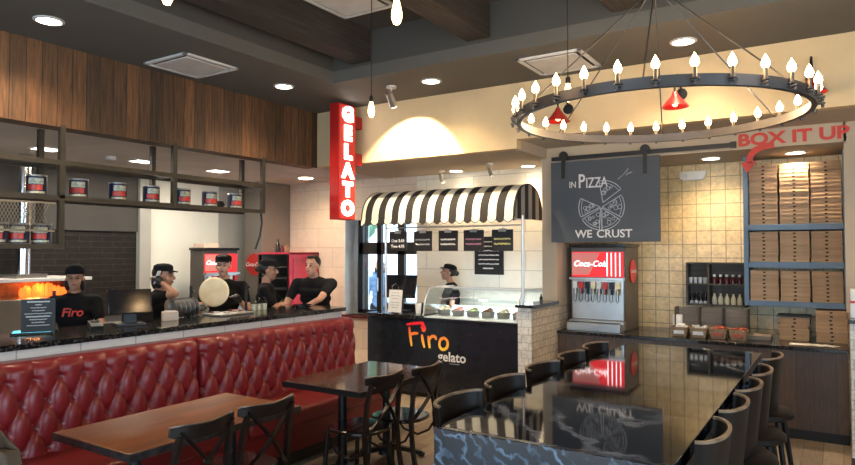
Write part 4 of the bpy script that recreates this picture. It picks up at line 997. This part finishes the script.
dk = thing('exhaust_duct', 'shiny silver exhaust duct rising above the oven', 'duct', (-7.6, 3.6, 1.456))
MB().cyl((0, 0, 0), (0, 0, 1.364), .075, seg=28).build('pipe', M['chrome'], dk)
for z in (.35, .8): MB().cyl((0, 0, z), (0, 0, z + .03), .082, seg=28).build('collar', M['chrome'], dk)
MB().box(-.2, .2, -.16, .16, .0, .04).build('flange', M['steel'], dk)
bc = thing('kitchen_counter', 'steel back counter in front of the bright white wall', 'counter', (-7.72, 5.55, 0))
MB().box(-.36, .36, -1.3, 1.25, .08, .86).build('body', M['steel'], bc); MB().box(-.37, .38, -1.32, 1.27, .86, .90).build('worktop', M['steel'], bc, bev=.004)
k2 = drinks('drinks_machine', 'red drinks dispenser in the kitchen behind the man with dough', (-7.34, 6.13, .90), PI / 2, .60, .86, .34, False)
t = thing('small_carton', 'flat pale carton lying on the kitchen drinks dispenser', 'carton', (-7.5, 5.98, 1.796)); MB().box(-.12, .1, -.14, .12, 0, .06).build('carton', M['cream_box'], t)
t = thing('round_sign', 'red disc drinks sign on the brown kitchen column', 'sign', (-7.66, 6.995, 1.54))
MB().cyl((0, 0, 0), (0, -.012, 0), .17, seg=36).build('disc', M['cokered'], t); text('Coca-Cola', .085, M['chalkline'], (0, -.014, 0), FR, 'lettering', t, shear=.3, depth=.001, bold=.002)
rk = thing('proofing_cabinet', 'tall red enamel cabinet with an open black front of shelves', 'cabinet', (-7.19, 6.95, 0))
MB().box(-.35, -.33, .0, .62, 0, 1.72).box(.31, .335, .0, .62, 0, 1.72).box(-.35, .335, .60, .62, 0, 1.72).box(-.35, .335, 0, .62, 1.70, 1.73).build('cabinet', M['pinkcab'], rk)
MB().bar([(.339, .06, .1), (.339, .06, 1.64), (.339, .56, 1.64), (.339, .56, .1)], .02, .03, closed=True, up=(1, 0, 0)).build('side_frame', M['pinkcab'], rk)
MB().box(-.325, .305, .585, .598, .05, 1.69).box(-.328, -.318, .01, .59, .05, 1.69).box(-.325, .305, .01, .59, .03, .06).build('lining', M['blackgloss'], rk)
MB().bar([(-.32, -.006, .05), (-.32, -.006, 1.69), (.295, -.006, 1.69), (.295, -.006, .05)], .03, .012, closed=True, up=(0, 1, 0)).build('front_frame', M['blackgloss'], rk)
for i in range(9): MB().box(-.315, .30, .03, .58, .18 + i * .165, .187 + i * .165).build('shelf', M['steel'], rk)
kinds = [('squat glass jar', M['greywood2'], .08), ('tall dark bottle', M['blackgloss'], .20), ('short red bottle', M['darkred'], .10), ('amber bottle', M['wicker'], .13)]
for i, (nm_, m_, h) in enumerate(kinds):
    t = thing('bottle', nm_ + ' standing on top of the red kitchen cabinet', 'bottle', (-7.35 + .09 * i, 7.1, 1.73)); MB().lathe([(0, 0), (.035, 0), (.035, h * .6), (.015, h * .75), (.015, h), (0, h)], seg=14).build('body', m_, t)
t = thing('wall_camera', 'small black camera under the ceiling rail above the white wall', 'camera', (-8.08, 6.6, 2.42)); MB().box(0, .12, -.04, .04, 0, .09).cyl((.12, 0, .04), (.16, 0, .03), .03).build('housing', M['iron'], t)
t = thing('hanging_cable', 'black cable hanging beside the brown kitchen column', 'cable', (-5.60, 5.20, 1.77)); MB().tube([(0, 0, .43), (.0, .02, .30), (-.01, .0, .15), (-.05, -.03, 0)], .012, 8, up=(0, 1, 0)).build('cable', M['blacktube'], t)
# things on the pass counter
ms = thing('menu_stand', 'black upright menu card with white writing on the pass counter', 'menu', (-4.86, 2.41, 1.15), math.radians(90 - 28))
MB().box(-.105, .105, -.006, .006, .02, .255).build('card', M['sign_black'], ms); MB().box(-.11, .11, -.03, .03, 0, .02).build('base', M['glass'], ms)
rr = random.Random(9)
for q in range(9):
    z = .235 - q * .021; wd = [.07, .02, .05, .04, .085, .075, .055, .04, .07][q]
    MB().tube([(-wd + 2 * wd * i / 30, -.008, z + .0035 * math.sin(i * 2.2 + rr.uniform(-.8, .8))) for i in range(31)], .0022 if q not in (0, 5) else .004, 5, up=(0, 1, 0)).build('print_line', M['chalkline'], ms)
t = thing('tablet', 'flat tablet with glowing teal screen behind the menu card', 'tablet', (-4.98, 2.43, 1.151), math.radians(60)); MB().box(-.13, .13, -.09, .09, 0, .012).build('case', M['iron'], t); MB().box(-.12, .12, -.08, .08, .012, .014).build('screen', M['screen'], t)
def sneeze(y, h, label):
    t = thing('counter_post', label, 'post', (-5.0, y, 1.15)); MB().cyl((0, 0, 0), (0, 0, h), .013, seg=12).lathe([(0, 0), (.035, 0), (.035, .01), (0, .012)]).build('tube', M['iron'], t)
    MB().cyl((0, 0, h * .8), (.04, 0, h * .86), .012).build('clamp', M['iron'], t)
sneeze(2.59, .30, 'black post on the pass counter beside the menu card')
sneeze(3.81, .28, 'black post on the pass counter beside the upright steel pans')
sneeze(4.46, .28, 'black post on the pass counter between the dough man and the woman')
t = thing('till_monitor', 'wide black till screen on the pass counter beside the man in a beanie', 'monitor', (-4.86, 3.12, 1.15), math.radians(90 - 22))
MB().obox((0, 0, .19), (.33, .03, .20), (-.3, 0, 0)).build('screen', M['blackgloss'], t, bev=.006); MB().box(-.05, .05, -.02, .06, 0, .15).box(-.11, .11, -.09, .10, 0, .02).build('stand', M['iron'], t, bev=.004)
t = thing('card_terminal', 'small black card terminal beside the wide till screen', 'card terminal', (-4.80, 2.80, 1.15), math.radians(70)); MB().obox((0, 0, .03), (.09, .16, .04), (.2, 0, 0)).build('body', M['iron'], t, bev=.004); MB().obox((0, .03, .055), (.06, .05, .004), (.2, 0, 0)).build('screen', M['blackgloss'], t)
t = thing('napkin_box', 'small beige carton on the pass counter below the phone caller', 'carton', (-4.90, 3.52, 1.15), math.radians(60)); MB().box(-.065, .065, -.05, .05, 0, .075).build('carton', M['cream_box'], t, bev=.003); MB().box(-.05, .05, -.01, .01, .075, .085).build('tissue', M['white'], t)
for i in range(6):
    t = thing('pizza_pan', 'upright steel pizza pan on the pass counter, %s' % ['nearest the beige carton', 'second from the beige carton', 'third from the beige carton', 'third from the man with dough', 'second from the man with dough', 'nearest the man with dough'][i], 'pan', (-5.02, 3.62 + .048 * i, 1.15), group='upright steel pizza pans in a row')
    MB().lathe([(0, 0), (.085, .0), (.09, .006), (.05, .02), (0, .024)], seg=26).build('disc', M['silver'], t, rot=(PI / 2 + .1, 0, 0), loc=(0, 0, .09))
t = thing('food_tray', 'shallow steel tray with scraps on the pass counter by the dough man', 'tray', (-4.88, 4.15, 1.15)); MB().box(-.12, .12, -.2, .2, 0, .02).build('pan', M['silver'], t, bev=.006)
for q in range(7): MB().obox((random.uniform(-.08, .08), random.uniform(-.16, .16), .028), (.05, .04, .012), (0, 0, q)).build('scrap', M['white'] if q % 2 else M['redpk'], t)
for i in range(3):
    t = thing('glass_jar', 'clear glass jar on the pass counter, %s' % ['nearest the dough man', 'middle of the three jars', 'nearest the profile woman'][i], 'jar', (-5.0, 4.56 + i * .07, 1.15), group='glass jars on the pass counter'); MB().lathe([(0, 0), (.03, 0), (.032, .09), (.02, .11), (.02, .13), (0, .13)], seg=14).build('jar', M['glass'], t); MB().lathe([(0, .001), (.027, .001), (.028, .06), (0, .062)], seg=12).build('contents', M['cream'], t)
t = thing('plates', 'low stack of dark plates where the pass counter ends', 'plates', (-4.80, 5.05, 1.15)); MB().lathe([(0, 0), (.06, 0), (.10, .012), (.10, .016), (.06, .02), (.10, .03), (.10, .034), (0, .03)]).build('plate', M['blackgloss'], t)
t = thing('tool_caddy', 'dark utensil caddy in the phone caller corner of the pass counter', 'caddy', (-5.02, 3.32, 1.15)); MB().box(-.06, .06, -.08, .08, 0, .12).build('box', M['iron'], t, bev=.006)
for q in range(4): MB().cyl((-.03 + q * .02, -.04 + q * .025, .05), (-.05 + q * .03, -.05 + q * .03, .20), .006).build('utensil', [M['silver'], M['cokered'], M['white'], M['silver']][q], t)
# ------------------------------------------------------------------ people (local: faces +Y, feet at z 0)
def remeshed(mb, name, m, parent, voxel, smooth_it=3):
    me = mb.mesh(name + '_src', m); o = bpy.data.objects.new(name + '_src', me); COL.objects.link(o)
    r = o.modifiers.new('r', 'REMESH'); r.mode = 'VOXEL'; r.voxel_size = voxel; r.use_smooth_shade = True
    s = o.modifiers.new('s', 'SMOOTH'); s.iterations = smooth_it; s.factor = .5
    bpy.context.view_layer.update()
    me2 = bpy.data.meshes.new_from_object(o.evaluated_get(bpy.context.evaluated_depsgraph_get())); bpy.data.objects.remove(o); bpy.data.meshes.remove(me)
    me2.name = name; me2.materials.clear(); me2.materials.append(m)
    for p in me2.polygons: p.use_smooth = True
    q = bpy.data.objects.new(name, me2); COL.objects.link(q); q.parent = parent
    return q
def ik(sh, tgt, l1, l2, pole):
    sh, tgt, pole = Vector(sh), Vector(tgt), Vector(pole); d = tgt - sh; L = min(d.length, (l1 + l2) * .985); dn = d.normalized()
    a = (l1 * l1 - l2 * l2 + L * L) / (2 * L); h = math.sqrt(max(l1 * l1 - a * a, 0)); pp = (pole - dn * pole.dot(dn)).normalized()
    return sh + dn * a + pp * h, sh + dn * L
def person(label, loc, face, H=1.70, lean=0, lean_side=0, head_yaw=0, head_pitch=0, lh=None, rh=None, sleeve=.6, skin='skin', cap='beanie', hair='short', cloth='shirt', build=1.0, gloves='', apron=False, sink=0, logo=None, elbow_l=(.3, -.6, -.7), elbow_r=(-.3, -.6, -.7)):
    t = thing('person', label, 'person', loc, face - PI / 2); k = H / 1.75; S = M[skin]
    def P(x, y, z):    # torso point with forward and sideways lean about the hips
        v_ = Vector((x, y, z - .95)); v_ = Matrix.Rotation(-lean, 3, 'X') @ v_; v_ = Matrix.Rotation(lean_side, 3, 'Y') @ v_; return Vector((v_.x, v_.y, v_.z + .95)) * k
    b_ = build; sw_ = .175 * b_
    body = MB(); pel = P(0, 0, .95); wa = P(0, .0, 1.10); chs = P(0, 0, 1.30); nk0 = P(0, -.01, 1.43); nk = P(0, .01, 1.53); hc = P(0, .03, 1.635)
    def torso(mb, g, top=1):
        for z, rx, ry in ((.93, .155, .11), (1.02, .14, .10), (1.12, .135, .10), (1.22, .15, .11), (1.32, .165, .115), (1.40, .145, .095)):
            c_ = P(0, 0, z); mb.ell(c_, ((rx * b_ + g) * k, (ry * b_ + g) * k, (.085 + g) * k), 18, 10)
    torso(body, -.004)
    body.cap(nk0, nk, .058 * k, .052 * k)
    Rh = Matrix.Rotation(head_yaw, 3, 'Z') @ Matrix.Rotation(-head_pitch, 3, 'X')
    def Hh(x, y, z): return hc + Rh @ (Vector((x, y, z)) * k)
    hd = MB(); hd.ell((0, -.012, .035), (.076, .096, .088), 20, 14); hd.ell((0, .022, -.045), (.057, .066, .072), 18, 12); hd.ell((0, .045, -.092), (.03, .03, .026), 12, 8)
    hd.cyl((0, .080, .022), (0, .110, -.026), .009, .016, 10); hd.ell((0, .106, -.028), (.017, .014, .012), 10, 8)
    for s in (-1, 1): hd.ell((s * .077, -.005, -.012), (.010, .020, .030), 10, 8); hd.ell((s * .034, .068, .024), (.02, .018, .010), 10, 6); hd.ell((s * .04, .052, -.03), (.022, .024, .022), 10, 6)
    for v_ in hd.bm.verts: v_.co = Hh(*v_.co)
    hm = hd.bm; me_ = bpy.data.meshes.new('tmp'); hm.to_mesh(me_); hm.free(); body.bm.from_mesh(me_); bpy.data.meshes.remove(me_)
    ends = {}; arms = {}
    for s, tg, el in ((-1, lh, elbow_l), (1, rh, elbow_r)):   # s=-1 person's left is -X when facing +Y ... mirrored below
        sx = -s    # left hand: -X side as seen facing +Y is the person's left
        sx = -1 if s == -1 else 1
        sh = P(sx * sw_, 0, 1.405)
        tgt = Vector(tg) * k if tg else Vector((sx * .27, .08, .80)) * k
        e_, wr = ik(sh, tgt, .29 * k, .255 * k, (sx * abs(el[0]), el[1], el[2]))
        arms[sx] = (sh, e_, wr); body.cap(sh, e_, .047 * k * b_, .038 * k); body.cap(e_, wr, .037 * k, .025 * k)
        d = (wr - e_).normalized(); side = d.cross(Vector((0, 0, 1)));
        if side.length < .1: side = Vector((1, 0, 0))
        side.normalize(); up_ = side.cross(d)
        pc_ = wr + d * .05 * k
        body.cap(wr, pc_, .024 * k, .030 * k); hands = MB()
        for q, (off, ln) in enumerate(((-.027, .062), (-.009, .072), (.009, .068), (.026, .052))):
            a0 = wr + d * .078 * k + side * off * k; a1 = a0 + (d * .8 - up_ * .25) * ln * .55 * k; a2 = a1 + (d * .45 - up_ * .8) * ln * .5 * k
            body.cap(wr + d * .03 * k + side * off * .6 * k, a0, .011 * k, .0095 * k); body.cap(a0, a1, .0095 * k, .0085 * k); body.cap(a1, a2, .0085 * k, .007 * k)
        th = wr + d * .025 * k + side * (-.03 * sx) * k; body.cap(th, th + (d * .7 + side * -.6 * sx) * .045 * k, .013 * k, .010 * k); body.cap(th + (d * .7 + side * -.6 * sx) * .045 * k, th + (d * 1.1 - up_ * .3 + side * -.5 * sx) * .065 * k, .010 * k, .008 * k)
        ends[sx] = (wr, d, side, up_)
    for sx in (-1, 1):
        hp, kn, an = Vector((sx * .09, 0, .90)) * k, Vector((sx * .10, .02, .49)) * k, Vector((sx * .11, -.01, .08)) * k
        body.cap(hp, kn, .08 * k * b_, .056 * k); body.cap(kn, an, .054 * k, .036 * k); body.cap(an + Vector((0, -.03, -.04)) * k, an + Vector((0, .15, -.05)) * k, .03 * k, .026 * k)
    remeshed(body, 'body', S, t, .0075)
    sh_ = MB(); torso(sh_, .014); sh_.cap(P(0, -.01, 1.40), P(0, -.005, 1.455), .075 * k, .062 * k)
    for sx in (-1, 1):
        a, e_, wr = arms[sx]; m_ = a.lerp(e_, min(1, sleeve)); sh_.cap(P(sx * .09, 0, 1.40), a, .07 * k, .060 * k * b_); sh_.cap(a, m_, .060 * k * b_, .055 * k)
        if sleeve > 1: sh_.cap(e_, e_.lerp(wr, .85), .052 * k, .042 * k)
    remeshed(sh_, 'shirt', M[cloth], t, .011)
    pn = MB()
    for sx in (-1, 1):
        hp, kn, an = Vector((sx * .09, 0, .90)) * k, Vector((sx * .10, .02, .49)) * k, Vector((sx * .11, -.01, .10)) * k
        pn.cap(hp, kn, .095 * k * b_, .075 * k); pn.cap(kn, an, .074 * k, .062 * k)
    pn.ell(P(0, 0, .93), (.165 * k * b_, .12 * k * b_, .10 * k)); remeshed(pn, 'trousers', M['pants'], t, .014)
    for sx in (-1, 1):
        MB().ell(Vector((sx * .11, .05, .045)) * k, (.05 * k, .14 * k, .045 * k)).build('shoe', M['iron'], t)
    # hair, headwear, face
    def shell(mb_, name, m_):
        for v_ in mb_.bm.verts: v_.co = Hh(*v_.co)
        return mb_.build(name, m_, t)
    hr = MB()
    if hair == 'short': hr.ell((0, -.030, .050), (.083, .096, .088), 20, 12); hr.ell((0, .045, .105), (.055, .045, .022), 14, 8)
    elif hair == 'back': hr.ell((0, -.035, .040), (.084, .094, .090), 20, 12); hr.ell((0, -.125, .02), (.038, .04, .04), 14, 10)
    elif hair == 'long':
        hr.ell((0, -.035, .035), (.085, .094, .094), 20, 12)
        for s in (-1, 1): hr.ell((s * .068, -.03, -.05), (.028, .045, .075), 12, 10)
        hr.ell((0, -.09, -.06), (.06, .04, .08), 14, 10)
    shell(hr, 'hair', M['hair'])
    if cap:
        cp_ = MB(); pr_ = [(.089, .045), (.091, .075), (.084, .108), (.06, .135), (.03, .148), (0, .15)] if cap == 'beanie' else [(.087, .052), (.089, .085), (.082, .112), (.05, .13), (0, .135)]
        cp_.lathe(pr_, (0, -.012, 0), 24)
        for v_ in cp_.bm.verts: v_.co.y = v_.co.y * 1.14
        if cap == 'visor':
            rows = [[(a * .075, .075 + .065 * (1 - (a * .9) ** 2) * r_, .058 - .012 * r_ - .012 * a * a) for r_ in (0, .35, .7, 1)] for a in [-1 + i / 6 for i in range(13)]]; cp_.plate(rows, .005, (0, 0, 1))
        shell(cp_, 'cap', M[cloth if cloth == 'shirt' else 'shirt'])
    for s in (-1, 1):
        e = MB(); e.ell((s * .031, .083, .004), (.012, .006, .0065), 10, 6); shell(e, 'eye', M['eye'])
        e = MB(); e.bar([(s * .016, .090, .024), (s * .034, .086, .030), (s * .052, .070, .024)], .006, .006); shell(e, 'eyebrow', M['hair'])
    e = MB(); e.ell((0, .089, -.060), (.022, .008, .0075), 12, 6); shell(e, 'mouth', M['lips'])
    for sx, key in ((-1, 'l'), (1, 'r')):
        if key in gloves:
            wr, d, side, up_ = ends[sx]; g = MB(); g.cap(wr - d * .02 * k, wr + d * .06 * k, .031 * k, .037 * k)
            for off, ln in ((-.027, .062), (-.009, .072), (.009, .068), (.026, .052)):
                a0 = wr + d * .078 * k + side * off * k; a1 = a0 + (d * .8 - up_ * .25) * ln * .55 * k; a2 = a1 + (d * .45 - up_ * .8) * ln * .5 * k; g.cap(a0, a1, .0125, .0115); g.cap(a1, a2, .0115, .010)
            th = wr + d * .025 * k + side * (-.03 * sx) * k; g.cap(th, th + (d * .7 + side * -.6 * sx) * .045 * k, .016 * k, .013 * k)
            remeshed(g, 'glove', M['glove'], t, .008)
    if logo:
        p = P(0, .118 * b_ + .016, 1.30)
        o = text(logo[0], logo[1], M[logo[2]], p, (PI / 2, 0, PI), 'shirt_print', t, bold=.002, depth=.002, shear=.2)
    return t, k, Hh, ends, arms, P
def facing(loc, to): return math.atan2(to[1] - loc[1], to[0] - loc[0])
CAMP = (0, 0)
# 1 man in beanie by the oven
person('man in a black beanie and black t-shirt standing before the oven', (-6.0, 3.30, 0), facing((-6.0, 3.3), (-2.5, .5)), H=1.60, skin='skin', cap='beanie', hair='long', build=1.08, head_yaw=.1, logo=('Firo', .11, 'redletter'),
       lh=(-.25, .34, 1.08), rh=(.22, .34, 1.06))
# 2 woman on the phone
q2 = person('woman in black holding a phone to her ear at the pass counter', (-5.55, 3.82, 0), facing((-5.55, 3.82), (-4.2, 4.6)), H=1.62, lean=.10, skin='skin', cap='visor', hair='long', build=.92, head_yaw=0, rh=(.13, .12, 1.58), lh=(-.2, .40, 1.10), gloves='r', elbow_r=(.5, .5, -1))
wr, d_, sd_, up_ = q2[3][1]; wp_ = Matrix.LocRotScale(q2[0].location, q2[0].rotation_euler, None) @ (wr + d_ * .08)
t = thing('phone', 'white phone held to the ear of the woman at the counter', 'phone', wp_); MB().obox((0.02, 0, .0), (.008, .035, .14), (.0, .5, .0)).build('phone_body', M['white'], t, bev=.002)
# 3 man with dough
q3 = person('man in black cap and gloves lifting a round of dough', (-5.62, 4.70, 0), facing((-5.62, 4.70), (-2.6, .9)), H=1.70, skin='skin2', cap='visor', hair='short', build=1.12, lh=(-.22, .30, 1.28), rh=(.15, .38, 1.20), gloves='lr')
dg = thing('dough_round', 'large pale round of dough held up by the gloved man', 'dough', (-5.36, 4.36, 1.335), rot=(0, 0, 0))
o = MB().lathe([(0, -.012), (.135, -.012), (.15, 0), (.135, .012), (0, .010)], seg=40).build('dough', M['dough'], dg); 
dv = Vector((.62, -.78, .12)).normalized(); o.rotation_euler = dv.to_track_quat('Z', 'Y').to_euler()
# 4 woman in profile
person('woman in black polo and cap seen in profile before the rack', (-5.42, 5.12, 0), facing((-5.42, 5.12), (-4.1, 6.1)), H=1.64, skin='skin', cap='visor', hair='back', build=.92, lh=(-.12, .42, 1.12), rh=(.10, .42, 1.12), gloves='l')
# 5 man leaning on counter
person('dark-haired man in black polo leaning on the end of the pass counter', (-5.27, 5.80, 0), facing((-5.27, 5.80), (-4.45, 4.1)), H=1.72, lean=.28, skin='skin2', cap=None, hair='short', build=1.2, head_pitch=-.05, head_yaw=-.25, lh=(-.05, .60, 1.16), rh=(.30, .50, 1.16), logo=None)
# 6 gelato server
person('server in a black cap behind the gelato case, looking down', (-4.32, 7.40, 0), facing((-4.32, 7.40), (-5.2, 6.6)), H=1.57, lean=.08, skin='skin', cap='visor', hair='back', build=.95, head_pitch=-.25, lh=(-.2, .22, 1.0), rh=(.2, .22, 1.0), elbow_l=(.8, .1, -.6), elbow_r=(.8, .1, -.6))
# 7 person outside
person('person in pale blue outside the glass door shading their eyes', (-6.55, 8.75, 0), facing((-6.55, 8.75), (-3.6, 4.6)), H=1.60, lean=.15, skin='skin2', cap=None, hair='long', cloth='bluecloth', lh=(-.06, .20, 1.58), sleeve=1.2)
